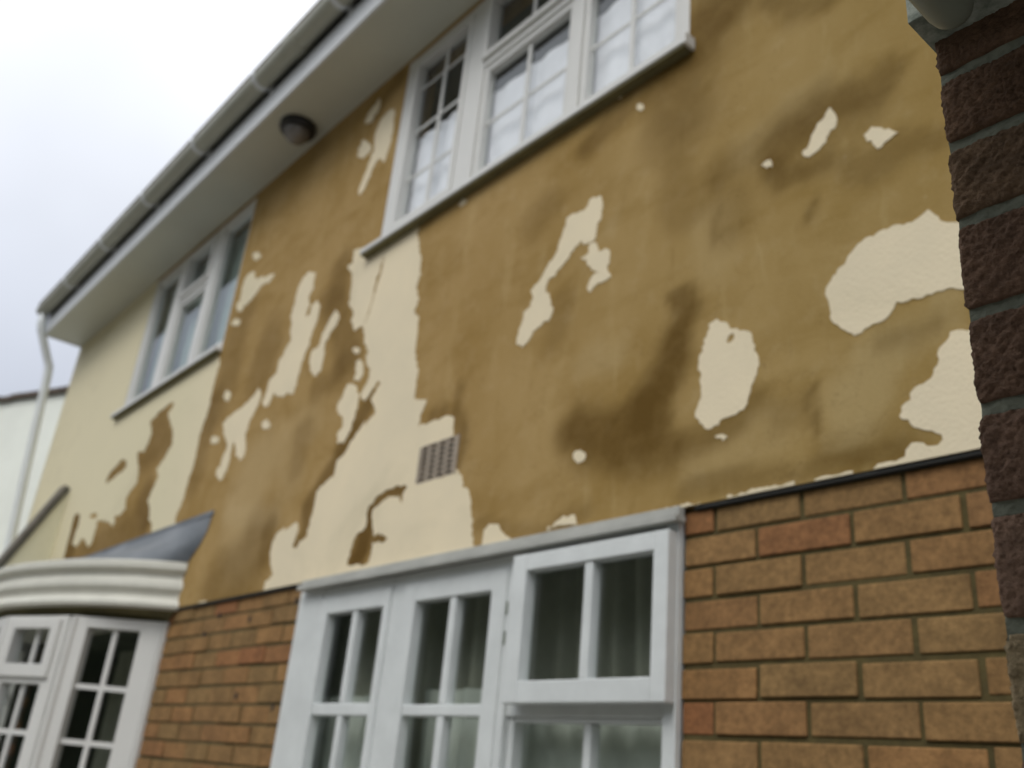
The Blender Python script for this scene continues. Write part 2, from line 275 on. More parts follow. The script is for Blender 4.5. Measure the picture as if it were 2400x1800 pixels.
# ------------------------------------------------------------------ outlines of the paint and of the damp stains on the wall, metres (x, z)
PATCHES = [[[(-8.18,4.786),(-6.39,4.786),(-6.39,3.7),(-4.8,3.7),(-4.755,3.621),(-4.774,3.509),(-4.766,3.335),(-4.8,3.228),(-4.795,3.133),(-4.789,3.04),(-4.813,2.947),(-4.82,2.853),(-4.861,2.79),(-4.866,2.746),(-4.846,2.692),(-5.19,2.716),(-5.213,2.778),(-5.29,2.816),(-5.305,2.866),(-5.381,2.939),(-5.346,3.01),(-5.307,3.072),(-5.368,3.126),(-5.278,3.179),(-5.209,3.249),(-5.258,3.346),(-5.335,3.415),(-5.414,3.486),(-5.347,3.537),(-5.399,3.566),(-5.561,3.545),(-5.66,3.523),(-5.717,3.521),(-5.704,3.487),(-5.629,3.416),(-5.649,3.36),(-5.686,3.3),(-5.806,3.333),(-5.793,3.284),(-5.711,3.207),(-5.668,3.103),(-5.755,3.06),(-5.804,3.017),(-5.756,2.951),(-5.839,2.928),(-5.943,2.929),(-5.901,2.901),(-5.91,2.858),(-5.982,2.898),(-6.091,2.929),(-6.265,2.955),(-6.26,2.893),(-6.26,2.81),(-6.308,2.786),(-6.429,2.847),(-6.497,2.872),(-6.585,2.821),(-6.705,2.86),(-6.701,2.939),(-6.68,3.0),(-6.707,3.061),(-6.796,3.092),(-6.851,3.067),(-6.832,2.974),(-6.832,2.86),(-6.808,2.75),(-6.95,2.268),(-8.18,2.268)],[(-6.319,3.222),(-6.309,3.268),(-6.203,3.304),(-6.099,3.339),(-5.994,3.31),(-5.961,3.264),(-6.026,3.238),(-6.148,3.23),(-6.241,3.208)],[(-6.428,2.987),(-6.478,3.018),(-6.367,3.025),(-6.3,2.999),(-6.327,2.976)]],[[(-4.612,4.164),(-4.555,4.134),(-4.518,4.082),(-4.269,4.012),(-4.309,3.981),(-4.412,3.998),(-4.455,3.971),(-4.512,3.941),(-4.582,3.936),(-4.614,3.911),(-4.688,3.944),(-4.709,3.989),(-4.672,4.005),(-4.692,4.08),(-4.676,4.143)]],[[(-4.643,4.299),(-4.558,4.272),(-4.507,4.221),(-4.561,4.212),(-4.635,4.265)]],[[(-4.735,3.886),(-4.675,3.884),(-4.599,3.847),(-4.6,3.819),(-4.683,3.839)]],[[(-3.84,3.864),(-3.757,3.825),(-3.759,3.78),(-3.747,3.731),(-3.783,3.706),(-3.752,3.65),(-3.77,3.606),(-3.778,3.596),(-3.729,3.585),(-3.727,3.641),(-3.676,3.639),(-3.637,3.603),(-3.633,3.528),(-3.665,3.466),(-3.675,3.403),(-3.705,3.335),(-3.723,3.263),(-3.735,3.179),(-3.794,3.189),(-3.891,3.202),(-3.951,3.236),(-3.98,3.189),(-4.011,3.179),(-4.064,3.217),(-4.041,3.278),(-4.037,3.326),(-3.972,3.345),(-3.971,3.401),(-3.923,3.461),(-3.882,3.505),(-3.911,3.552),(-3.913,3.604),(-3.947,3.66),(-3.925,3.711),(-3.931,3.792),(-3.899,3.833)]],[[(-3.462,3.517),(-3.419,3.461),(-3.444,3.429),(-3.486,3.402),(-3.514,3.364),(-3.499,3.319),(-3.502,3.269),(-3.506,3.219),(-3.544,3.21),(-3.598,3.245),(-3.636,3.308),(-3.637,3.356),(-3.568,3.369),(-3.56,3.408),(-3.548,3.434),(-3.512,3.481)]],[[(-3.18,3.227),(-3.184,3.217),(-3.201,3.217),(-3.223,3.225),(-3.241,3.24),(-3.244,3.253),(-3.233,3.259),(-3.212,3.254),(-3.191,3.242)]],[[(-3.168,3.181),(-3.134,3.155),(-3.116,3.092),(-3.146,3.075),(-3.187,3.091),(-3.179,3.126),(-3.198,3.174)]],[[(-3.233,3.093),(-3.18,3.069),(-3.121,3.016),(-3.122,2.961),(-3.131,2.903),(-3.141,2.878),(-3.157,2.842),(-3.183,2.813),(-3.222,2.821),(-3.248,2.862),(-3.216,2.89),(-3.21,2.93),(-3.264,2.955),(-3.293,2.988),(-3.269,3.029),(-3.245,3.07)]],[[(-4.589,3.391),(-4.559,3.417),(-4.491,3.379),(-4.501,3.342),(-4.537,3.345)]],[[(-4.142,3.312),(-4.095,3.262),(-4.116,3.209),(-4.144,3.173),(-4.173,3.125),(-4.187,3.074),(-4.144,2.992),(-4.147,2.957),(-4.179,2.946),(-4.256,2.986),(-4.278,3.033),(-4.316,3.072),(-4.322,3.042),(-4.312,2.967),(-4.323,2.921),(-4.355,2.879),(-4.429,2.905),(-4.458,2.935),(-4.414,2.969),(-4.407,3.011),(-4.382,3.055),(-4.406,3.092),(-4.466,3.143),(-4.51,3.217),(-4.425,3.242),(-4.308,3.251),(-4.216,3.278)]],[[(-3.916,3.065),(-3.921,3.051),(-3.948,3.049),(-3.985,3.061),(-4.014,3.08),(-4.022,3.098),(-4.004,3.106),(-3.97,3.101),(-3.935,3.084)]],[[(-4.512,3.121),(-4.517,3.107),(-4.546,3.106),(-4.587,3.118),(-4.62,3.137),(-4.629,3.155),(-4.611,3.163),(-4.573,3.157),(-4.534,3.141)]],[[(-3.297,3.776),(-3.401,3.81),(-3.389,3.737),(-3.434,3.737),(-3.422,3.714),(-3.376,3.678),(-3.358,3.617),(-3.358,3.569),(-3.347,3.501),(-3.293,3.447),(-3.302,3.399),(-3.253,3.343),(-3.208,3.351),(-3.18,3.336),(-3.154,3.257),(-3.128,3.227),(-3.102,3.198),(-3.123,3.178),(-3.103,3.141),(-3.067,3.104),(-3.062,3.072),(-3.097,3.025),(-3.108,3.003),(-3.072,2.968),(-3.043,2.986),(-2.988,3.034),(-2.963,3.017),(-3.02,2.965),(-2.97,2.903),(-2.989,2.884),(-3.042,2.862),(-3.038,2.878),(-3.078,2.839),(-3.122,2.815),(-3.153,2.772),(-3.213,2.736),(-3.215,2.688),(-3.272,2.669),(-3.337,2.642),(-3.336,2.583),(-3.339,2.541),(-3.349,2.49),(-3.355,2.453),(-3.407,2.441),(-3.427,2.405),(-3.458,2.424),(-3.447,2.47),(-3.442,2.508),(-3.47,2.531),(-3.512,2.513),(-3.614,2.512),(-3.652,2.478),(-3.653,2.418),(-3.629,2.372),(-3.59,2.329),(-3.634,2.309),(-3.651,2.268),(-2.247,2.268),(-2.267,2.333),(-2.282,2.391),(-2.297,2.439),(-2.343,2.497),(-2.374,2.535),(-2.395,2.555),(-2.417,2.671),(-2.432,2.675),(-2.438,2.707),(-2.439,2.746),(-2.489,2.766),(-2.556,2.761),(-2.654,2.762),(-2.644,2.813),(-2.619,2.861),(-2.664,2.87),(-2.707,2.884),(-2.707,2.916),(-2.706,2.939),(-2.715,3.013),(-2.748,3.095),(-2.75,3.169),(-2.757,3.237),(-2.793,3.274),(-2.777,3.325),(-2.808,3.394),(-2.794,3.452),(-2.806,3.527),(-2.843,3.619),(-2.865,3.661),(-2.8550000000000004,3.7),(-3.27,3.7)],[(-3.0,2.299),(-2.983,2.377),(-2.961,2.413),(-2.91,2.427),(-2.916,2.476),(-2.91,2.51),(-2.877,2.531),(-2.813,2.55),(-2.755,2.557),(-2.672,2.543),(-2.688,2.52),(-2.693,2.483),(-2.716,2.516),(-2.776,2.522),(-2.832,2.506),(-2.88,2.488),(-2.868,2.442),(-2.847,2.393),(-2.793,2.389),(-2.751,2.367),(-2.784,2.355),(-2.847,2.367),(-2.842,2.321),(-2.864,2.29)],[(-3.105,3.653),(-3.107,3.573),(-3.127,3.513),(-3.14,3.444),(-3.159,3.384),(-3.171,3.355),(-3.179,3.358),(-3.167,3.387),(-3.148,3.447),(-3.148,3.521),(-3.128,3.581),(-3.113,3.657)],[(-2.612,2.542),(-2.408,2.542),(-2.408,2.672),(-2.612,2.672)]],[[(-2.211,2.271),(-2.208,2.321),(-2.182,2.336),(-2.148,2.331),(-2.129,2.31),(-2.099,2.288),(-2.065,2.27)]],[[(-1.922,2.281),(-1.886,2.299),(-1.85,2.31),(-1.813,2.308),(-1.801,2.278)]],[[(-1.815,3.353),(-1.783,3.336),(-1.773,3.292),(-1.778,3.26),(-1.794,3.237),(-1.798,3.192),(-1.818,3.184),(-1.849,3.188),(-1.861,3.21),(-1.895,3.186),(-1.935,3.155),(-1.975,3.123),(-2.007,3.119),(-2.015,3.087),(-1.987,3.039),(-1.972,2.996),(-1.985,2.968),(-2.027,2.957),(-2.06,2.951),(-2.079,2.924),(-2.11,2.909),(-2.139,2.93),(-2.14,2.956),(-2.127,2.99),(-2.116,3.037),(-2.083,3.052),(-2.075,3.079),(-2.093,3.112),(-2.064,3.127),(-2.033,3.155),(-2.009,3.189),(-1.978,3.212),(-1.966,3.255),(-1.943,3.298),(-1.941,3.329),(-1.903,3.33),(-1.865,3.321),(-1.845,3.33),(-1.836,3.352)]],[[(-1.807,3.178),(-1.792,3.173),(-1.781,3.135),(-1.754,3.136),(-1.731,3.11),(-1.731,3.074),(-1.739,3.057),(-1.723,3.023),(-1.741,3.018),(-1.775,3.023),(-1.808,3.001),(-1.819,3.015),(-1.812,3.045),(-1.793,3.062),(-1.773,3.058),(-1.81,3.085),(-1.832,3.114),(-1.86,3.146),(-1.825,3.149),(-1.827,3.175)]],[[(-1.331,2.75),(-1.313,2.735),(-1.291,2.709),(-1.263,2.693),(-1.239,2.685),(-1.226,2.671),(-1.223,2.648),(-1.213,2.617),(-1.206,2.584),(-1.218,2.554),(-1.231,2.522),(-1.242,2.491),(-1.252,2.479),(-1.285,2.472),(-1.32,2.469),(-1.358,2.453),(-1.383,2.475),(-1.398,2.494),(-1.398,2.509),(-1.38,2.542),(-1.385,2.594),(-1.389,2.654),(-1.378,2.684),(-1.364,2.709),(-1.357,2.743)],[(-1.279,2.692),(-1.277,2.678),(-1.295,2.669),(-1.302,2.676),(-1.291,2.692)]],[[(-1.782,2.472),(-1.787,2.46),(-1.802,2.457),(-1.82,2.463),(-1.833,2.475),(-1.834,2.489),(-1.823,2.497),(-1.805,2.495),(-1.789,2.485)]],[[(-1.337,2.43),(-1.313,2.431),(-1.299,2.422),(-1.313,2.413)]],[[(-0.96,2.787),(-0.935,2.807),(-0.906,2.816),(-0.87,2.819),(-0.834,2.816),(-0.806,2.809),(-0.79,2.814),(-0.768,2.825),(-0.757,2.808),(-0.746,2.788),(-0.732,2.776),(-0.718,2.77),(-0.703,2.755),(-0.645,2.702),(-0.647,2.651),(-0.666,2.581),(-0.727,2.614),(-0.745,2.622),(-0.769,2.624),(-0.799,2.619),(-0.83,2.623),(-0.855,2.63),(-0.87,2.608),(-0.895,2.594),(-0.922,2.591),(-0.939,2.583),(-0.958,2.582),(-0.979,2.602),(-1.004,2.627),(-1.011,2.656),(-1.015,2.688),(-1.023,2.709),(-1.019,2.726)]],[[(-0.642,2.499),(-0.725,2.52),(-0.75,2.523),(-0.761,2.504),(-0.776,2.493),(-0.782,2.459),(-0.797,2.435),(-0.834,2.422),(-0.843,2.399),(-0.864,2.389),(-0.87,2.37),(-0.848,2.347),(-0.823,2.329),(-0.798,2.316),(-0.786,2.301),(-0.796,2.291),(-0.81,2.292),(-0.825,2.302),(-0.849,2.307),(-0.862,2.295),(-0.865,2.281),(-0.895,2.278),(-0.923,2.278),(-0.934,2.268),(-0.647,2.268)]],[[(-0.984,3.228),(-0.973,3.205),(-0.968,3.174),(-0.975,3.157),(-0.991,3.148),(-1.009,3.125),(-1.032,3.113),(-1.048,3.109),(-1.067,3.128),(-1.064,3.137),(-1.047,3.146),(-1.039,3.17),(-1.021,3.197),(-1.0,3.206)]],[[(-0.88,3.109),(-0.855,3.093),(-0.818,3.059),(-0.835,3.053),(-0.871,3.04),(-0.881,3.06),(-0.894,3.074),(-0.901,3.095)]],[[(-1.188,3.154),(-1.177,3.161),(-1.156,3.149),(-1.156,3.134),(-1.174,3.138)]],[[(-3.421,4.701),(-3.403,4.633),(-3.472,4.579),(-3.534,4.606),(-3.517,4.662)]],[[(-3.247,4.542),(-3.225,4.412),(-3.229,4.314),(-3.256,4.228),(-3.319,4.281),(-3.361,4.248),(-3.399,4.167),(-3.439,4.127),(-3.467,4.154),(-3.444,4.216),(-3.407,4.306),(-3.383,4.369),(-3.402,4.476),(-3.358,4.543),(-3.3,4.552)]],[[(-3.525,4.501),(-3.445,4.443),(-3.407,4.381),(-3.475,4.361),(-3.54,4.402),(-3.547,4.462)]],[[(-1.617,3.596),(-1.62,3.589),(-1.63,3.589),(-1.64,3.597),(-1.648,3.609),(-1.648,3.62),(-1.642,3.624),(-1.631,3.619),(-1.621,3.608)]],[[(-1.717,3.699),(-1.721,3.693),(-1.731,3.697),(-1.739,3.707),(-1.739,3.717),(-1.732,3.718),(-1.722,3.71)]],[[(-2.589,3.679),(-2.572,3.693),(-2.531,3.68),(-2.537,3.662)]],[[(-1.55,2.268),(-1.5216666666666667,2.268),(-1.4933333333333334,2.268),(-1.4649999999999999,2.268),(-1.4366666666666665,2.268),(-1.4083333333333332,2.268),(-1.38,2.268),(-1.38,2.271),(-1.4083333333333332,2.273),(-1.4366666666666665,2.275),(-1.4649999999999999,2.274),(-1.4933333333333334,2.271),(-1.5216666666666667,2.274),(-1.55,2.275)]],[[(-1.3,2.268),(-1.27,2.268),(-1.24,2.268),(-1.21,2.268),(-1.1800000000000002,2.268),(-1.1500000000000001,2.268),(-1.12,2.268),(-1.12,2.277),(-1.1500000000000001,2.272),(-1.1800000000000002,2.275),(-1.21,2.278),(-1.24,2.276),(-1.27,2.271),(-1.3,2.276)]],[[(-1.07,2.268),(-1.0550000000000002,2.268),(-1.04,2.268),(-1.025,2.268),(-1.01,2.268),(-0.995,2.268),(-0.98,2.268),(-0.98,2.274),(-0.995,2.275),(-1.01,2.272),(-1.025,2.272),(-1.04,2.275),(-1.0550000000000002,2.275),(-1.07,2.271)]],[[(-0.93,2.268),(-0.9183333333333333,2.268),(-0.9066666666666667,2.268),(-0.895,2.268),(-0.8833333333333333,2.268),(-0.8716666666666667,2.268),(-0.86,2.268),(-0.86,2.273),(-0.8716666666666667,2.27),(-0.8833333333333333,2.273),(-0.895,2.274),(-0.9066666666666667,2.272),(-0.9183333333333333,2.271),(-0.93,2.273)]],[[(-3.56,2.268),(-3.546666666666667,2.268),(-3.533333333333333,2.268),(-3.52,2.268),(-3.506666666666667,2.268),(-3.493333333333333,2.268),(-3.48,2.268),(-3.48,2.273),(-3.493333333333333,2.275),(-3.506666666666667,2.274),(-3.52,2.27),(-3.533333333333333,2.274),(-3.546666666666667,2.275),(-3.56,2.273)]],[[(-4.3,2.268),(-4.286666666666666,2.268),(-4.273333333333333,2.268),(-4.26,2.268),(-4.246666666666666,2.268),(-4.233333333333333,2.268),(-4.22,2.268),(-4.22,2.272),(-4.233333333333333,2.276),(-4.246666666666666,2.276),(-4.26,2.273),(-4.273333333333333,2.273),(-4.286666666666666,2.276),(-4.3,2.275)]]]
WET = [(0.033,0.8,[(-1.447,2.864),(-1.428,2.792),(-1.465,2.728)]),(0.054,0.85,[(-1.479,2.695),(-1.509,2.616),(-1.57,2.553)]),(0.069,0.85,[(-1.584,2.513),(-1.708,2.507),(-1.821,2.553)]),(0.057,0.6,[(-1.493,2.434),(-1.624,2.42)]),(0.017,0.6,[(-1.672,2.435),(-1.647,2.409)]),(0.019,0.5,[(-1.495,2.51),(-1.537,2.467)]),(0.038,0.5,[(-1.384,2.444),(-1.451,2.431)]),(0.029,0.45,[(-1.214,2.486),(-1.257,2.453),(-1.319,2.44)]),(0.025,0.45,[(-1.435,2.31),(-1.188,2.302),(-0.978,2.3),(-0.866,2.291)]),(0.106,0.55,[(-1.336,3.841),(-1.399,3.698),(-1.479,3.6),(-1.46,3.459)]),(0.073,0.5,[(-1.304,3.784),(-1.384,3.772)]),(0.04,0.5,[(-1.156,3.71),(-1.05,3.602),(-0.986,3.586)]),(0.051,0.55,[(-1.46,3.68),(-1.572,3.677),(-1.676,3.678),(-1.768,3.618),(-1.871,3.573)]),(0.045,0.6,[(-0.858,3.222),(-0.917,3.234),(-0.987,3.239),(-1.047,3.218),(-1.116,3.201),(-1.155,3.167)]),(0.031,0.55,[(-1.16,3.132),(-1.137,3.085),(-1.077,3.062),(-1.021,3.062)]),(0.053,0.35,[(-1.016,3.183),(-1.084,3.13),(-0.952,3.182),(-0.892,3.149)]),(0.032,0.45,[(-0.945,3.04),(-0.888,2.995),(-0.83,3.017),(-0.762,3.009),(-0.729,2.992)]),(0.01,0.5,[(-1.056,2.963),(-1.072,2.93)]),(0.011,0.3,[(-1.338,3.184),(-1.333,2.995)]),(0.042,0.3,[(-1.338,3.223),(-1.223,3.232),(-1.114,3.256),(-1.011,3.289)]),(0.012,0.55,[(-1.058,2.477),(-1.058,2.402)]),(0.021,0.35,[(-0.875,2.543),(-0.824,2.535),(-0.786,2.554)]),(0.041,0.35,[(-1.036,2.33),(-0.904,2.327),(-0.868,2.307)]),(0.032,0.3,[(-1.149,2.438),(-1.088,2.451)]),(0.076,0.5,[(-3.496,3.755),(-3.495,3.589),(-3.355,3.365),(-3.276,3.202)]),(0.116,0.4,[(-4.572,3.853),(-4.618,3.703),(-4.585,3.485),(-4.655,3.334)]),(0.111,0.4,[(-4.129,3.518),(-4.168,3.401),(-4.146,3.589)]),(0.061,0.35,[(-3.578,3.588),(-3.453,3.616)]),(0.049,0.4,[(-3.521,3.145),(-3.384,3.151),(-3.307,3.211)]),(0.043,0.75,[(-3.051,2.956),(-3.088,2.905),(-3.119,2.863),(-3.183,2.813)]),(0.033,0.7,[(-3.184,2.759),(-3.273,2.699),(-3.364,2.637),(-3.398,2.574),(-3.392,2.477),(-3.434,2.435)]),(0.049,1.0,[(-2.906,2.496),(-2.9,2.417),(-2.925,2.369),(-2.948,2.312)]),(0.027,0.8,[(-2.706,2.536),(-2.808,2.532),(-2.892,2.503)]),(0.021,0.8,[(-2.827,2.377),(-2.766,2.369)]),(0.139,0.5,[(-3.804,2.482),(-3.827,2.409),(-3.97,2.348),(-4.133,2.312)]),(0.047,0.4,[(-3.712,2.547),(-3.701,2.419)]),(0.066,0.35,[(-3.56,2.938),(-3.563,2.806)]),(0.028,0.6,[(-2.422,2.759),(-2.393,2.668),(-2.376,2.563)]),(0.026,0.5,[(-2.563,2.798),(-2.493,2.785)]),(0.017,0.4,[(-2.429,2.868),(-2.417,2.8)]),(0.021,0.35,[(-2.249,2.331),(-2.047,2.285),(-1.901,2.304),(-1.786,2.313)]),(0.064,0.3,[(-2.04,3.425),(-2.095,3.393)]),(0.054,0.3,[(-1.939,2.989),(-1.954,2.92)]),(0.059,0.3,[(-1.48,3.245),(-1.456,3.135),(-1.316,3.146),(-1.278,3.036)]),(0.103,0.5,[(-5.549,3.527),(-5.717,3.521),(-5.308,3.285),(-5.713,3.283)]),(0.137,0.8,[(-6.734,2.808),(-6.753,2.971),(-6.757,3.061)]),(0.083,0.6,[(-5.315,2.881),(-5.463,2.995),(-5.32,2.834)]),(0.119,0.5,[(-5.798,2.764),(-5.429,2.783),(-6.387,2.743)]),(0.063,0.5,[(-6.281,3.231),(-6.182,3.276),(-6.012,3.305)]),(0.098,0.4,[(-4.735,3.361),(-4.767,3.167),(-4.749,2.968)]),(0.049,0.4,[(-3.26,4.713),(-3.436,4.602)])]
DRY = [(0.165,0.6,[(-3.969,2.858),(-4.029,2.674),(-3.937,2.526)]),(0.096,0.4,[(-3.526,2.984),(-3.698,2.942),(-3.597,2.734)]),(0.044,0.5,[(-0.975,2.436),(-0.978,2.383),(-0.889,2.52)]),(0.037,0.4,[(-0.811,2.549),(-0.76,2.572)]),(0.055,0.3,[(-1.223,3.24),(-1.044,3.291)]),(0.046,0.35,[(-1.809,2.761),(-1.701,2.755)]),(0.021,0.3,[(-1.716,3.211),(-1.724,3.194)]),(0.042,0.5,[(-4.174,2.669),(-3.682,2.578),(-3.732,2.596)]),(0.055,0.3,[(-1.354,3.051),(-1.335,2.916)]),(0.051,0.3,[(-1.195,2.41),(-1.276,2.385),(-1.396,2.35)])]
WEEPS = [(-4.069,2.198),(-4.195,2.122),(-3.754,2.160),(-3.369,2.204),(-3.741,1.854),(-3.404,1.809)]

# ================================================================== SETTING
g = MB().quad((-300, -300, 0), (300, -300, 0), (300, 300, 0), (-300, 300, 0)).build('ground', M['ground']); tag(g, kind='structure')
# tall leafy screen added behind the camera, out of view, to darken pane reflections
m_ = MB(); nx_, nz_ = 120, 18
for j in range(nz_ + 1):
    for i in range(nx_ + 1):
        x = -70 + 90 * i / nx_; z = 8.8 * j / nz_ * (1 + .12 * noise.noise(Vector((x * .5, 0, 3))))
        m_.v.append((x, -15.5 + .5 * noise.noise(Vector((x * 1.1, 5, z * 1.1))) + .25 * noise.noise(Vector((x * 4, 5, z * 4))) - .9 * (j / nz_) ** 3, z))
for j in range(nz_):
    for i in range(nx_): a = j * (nx_ + 1) + i; m_.f.append((a, a + 1, a + nx_ + 2, a + nx_ + 1))
b_ = len(m_.v); m_.v += [(x, y - 1.6, z) for x, y, z in m_.v[-(nx_ + 1):]] + [(-70 + 90 * i / nx_, -18, 0) for i in range(nx_ + 1)]
for q_ in (b_ - nx_ - 1, b_):
    for i in range(nx_): m_.f.append((q_ + i, q_ + i + 1, q_ + nx_ + 2 + i, q_ + nx_ + 1 + i))
tag(m_.build('added_hedge', M['added_hedge'], smooth=True), 'tall dark leafy screen added out of view to darken the pane reflections', 'added_hedge')

house = tag(empty('semi_detached_house', (-4, 0, 0)), 'two-storey house front with peeling cream paint over damp brown render above buff brick', 'house')

# ------------------------------------------------------------------ rendered wall (grid with window openings)
ZB, ZS = 2.268, 4.788
BRICK_X = -1.348   # a vertical joint of the top course
W1 = (-3.175, -1.44, 3.735, 4.765); W2 = (-6.40, -4.79, 3.735, 4.765)
def fine(a, b, st, extra):
    n = max(1, round((b - a) / st)); xs = [a + (b - a) * i / n for i in range(n + 1)]
    for e in extra:
        i = min(range(1, n), key=lambda j: abs(xs[j] - e)); xs[i] = e
    return xs
XS = fine(-8.18, 1.6, .022, [W1[0], W1[1], W2[0], W2[1], -2.612, -2.408]); ZG = fine(ZB, ZS + .05, .022, [W1[2], W1[3], 2.542, 2.672])
HOLES = [W1, W2, (-2.612, -2.408, 2.542, 2.672)]
idx = {}; V = []; F = []
def vid(i, j):
    if (i, j) not in idx: idx[(i, j)] = len(V); V.append((XS[i], 0.0, ZG[j]))
    return idx[(i, j)]
for i in range(len(XS) - 1):
    for j in range(len(ZG) - 1):
        cx, cz = (XS[i] + XS[i + 1]) / 2, (ZG[j] + ZG[j + 1]) / 2
        if any(h[0] < cx < h[1] and h[2] < cz < h[3] for h in HOLES): continue
        F.append((vid(i, j), vid(i + 1, j), vid(i + 1, j + 1), vid(i, j + 1)))
me = bpy.data.meshes.new('rendered_wall'); me.from_pydata(V, [], F); me.update()
P2 = np.array([(v[0], v[2]) for v in V])
warp = np.array([(noise.noise(Vector((x * 7, 3, z * 7))) * .035 + noise.noise(Vector((x * 22, 9, z * 22))) * .014,
                  noise.noise(Vector((x * 7, 13, z * 7))) * .035 + noise.noise(Vector((x * 22, 19, z * 22))) * .014) for x, z in P2])
def field(strokes):
    out = np.zeros(len(P2)); Q = P2 + warp
    for r, a, pts in strokes:
        d = np.full(len(Q), 9.)
        for (ax, az), (bx, bz) in zip(pts[:-1], pts[1:]) if len(pts) > 1 else [(pts[0], pts[0])]:
            A = np.array([ax, az]); D = np.array([bx - ax, bz - az]); L = max(D @ D, 1e-9)
            tt = np.clip(((Q - A) @ D) / L, 0, 1); d = np.minimum(d, np.linalg.norm(Q - A - tt[:, None] * D, axis=1))
        e = np.clip(1.32 - d / (r * 1.5), 0, 1); e = e * e * (3 - 2 * e)
        out = 1 - (1 - out) * (1 - a * e)
    return out
for nm, st in (('wet', WET), ('dry', DRY)):
    at = me.attributes.new(nm, 'FLOAT', 'POINT'); at.data.foreach_set('value', field(st).astype(np.float32))
bm = bmesh.new(); bm.from_mesh(me)
ed = [e for e in bm.edges if e.is_boundary]
r_ = bmesh.ops.extrude_edge_only(bm, edges=ed)
for v in r_['geom']:
    if isinstance(v, bmesh.types.BMVert): v.co.y += .16
bmesh.ops.recalc_face_normals(bm, faces=bm.faces); bm.to_mesh(me); bm.free()
wall = link('rendered_wall', me, M['base'], house)
wall['label'] = 'damp ochre brown render'

def crinkle(loop, step=.009, amp=.0062, seed=0):
    out = []
    n = len(loop)
    for i in range(n):
        a = Vector(loop[i]); b = Vector(loop[(i + 1) % n]); L = (b - a).length
        straight = abs(b.x - a.x) < .004 or abs(b.y - a.y) < .004 and (a.y > 4.7 or a.y < 2.27)
        k_ = 1 if straight else max(1, int(L / step)); nn = Vector((-(b - a).y, (b - a).x)).normalized() if L else Vector((0, 0))
        for q in range(k_):
            p = a.lerp(b, q / k_)
            if q: p += nn * amp * min(2.2, 1 + abs(p.x) / 6) * (1.2 * noise.noise(Vector((p.x * 40, seed, p.y * 40))) + noise.noise(Vector((p.x * 110, seed, p.y * 110))))
            out.append((p.x, p.y))
    return out
def patch_mesh(loops, y0, y1, seed):
    loops = [crinkle(l, seed=seed) for l in loops]
    flat = [p for l in loops for p in l]; n = len(flat)
    tris = tessellate_polygon([[Vector((x, z, 0)) for x, z in l] for l in loops])
    v = [(x, y0, z) for x, z in flat] + [(x, y1, z) for x, z in flat]; f = [tuple(t) for t in tris]
    o = 0
    for l in loops:
        m_ = len(l)
        f += [(o + i, o + (i + 1) % m_, n + o + (i + 1) % m_, n + o + i) for i in range(m_)]; o += m_
    me = bpy.data.meshes.new('paint_patch'); me.from_pydata(v, [], f); me.update()
    for p in me.polygons: p.use_smooth = False
    bm = bmesh.new(); bm.from_mesh(me)
    for fc in bm.faces:
        if all(abs(v.co.y - y0) < 1e-6 for v in fc.verts):
            fc.normal_update()
            if fc.normal.y > 0: fc.normal_flip()
    bm.to_mesh(me); bm.free(); return me
for i, loops in enumerate(PATCHES):
    link('paint_patch', patch_mesh(loops, -.0016 - .00005 * (i % 9), .001, i * 3.7), M['paint'], wall)
for a, b in ((-7.0, -3.34), (-1.40, 1.6)): MB().box(a, b, .002, .035, ZB - .010, ZB - .001).build('render_shadow_strip', M['dark'], wall)  # near-black strip paints in the shadow line under the render edge

# ------------------------------------------------------------------ brick wall under the render
def brick_course_mesh(name, spans, zt, n, L=.2325, h=.0749, mj=.0105, y=.014, offs=(0, .5), x_ref=0., seed=1, dep=.10):
    rnd = random.Random(seed); mb = MB(); tone = []; red = []
    for k_ in range(n):
        z1 = zt - h * k_ - mj / 2; z0 = zt - h * (k_ + 1) + mj / 2
        for a, b in spans:
            x = x_ref + L * offs[k_ % 2]
            x -= math.ceil((x - a) / L) * L
            while x < b:
                p0, p1 = max(x + mj / 2, a), min(x + L - mj / 2, b)
                if p1 - p0 > .012:
                    d = rnd.uniform(-.003, .003); q = len(mb.v); sk = rnd.uniform(-.0018, .0018)
                    mb.box(p0 + rnd.uniform(-.002, .002), p1 + rnd.uniform(-.002, .002), y + d, y + dep, z0 + sk + rnd.uniform(-.0015, .0015), min(z1 + sk + rnd.uniform(-.0015, .0015), ZB - .0125))
                    t_ = rnd.random(); rd = rnd.choice((0, 0, 0, .1, .2, .3, .7)) * rnd.random() ** .5
                    tone += [t_] * 8; red += [rd] * 8
                x += L
    me = mb.mesh(name)
    for nm, dat in (('tone', tone), ('red', red)):
        at = me.attributes.new(nm, 'FLOAT', 'POINT'); at.data.foreach_set('value', np.array(dat, np.float32))
    return me
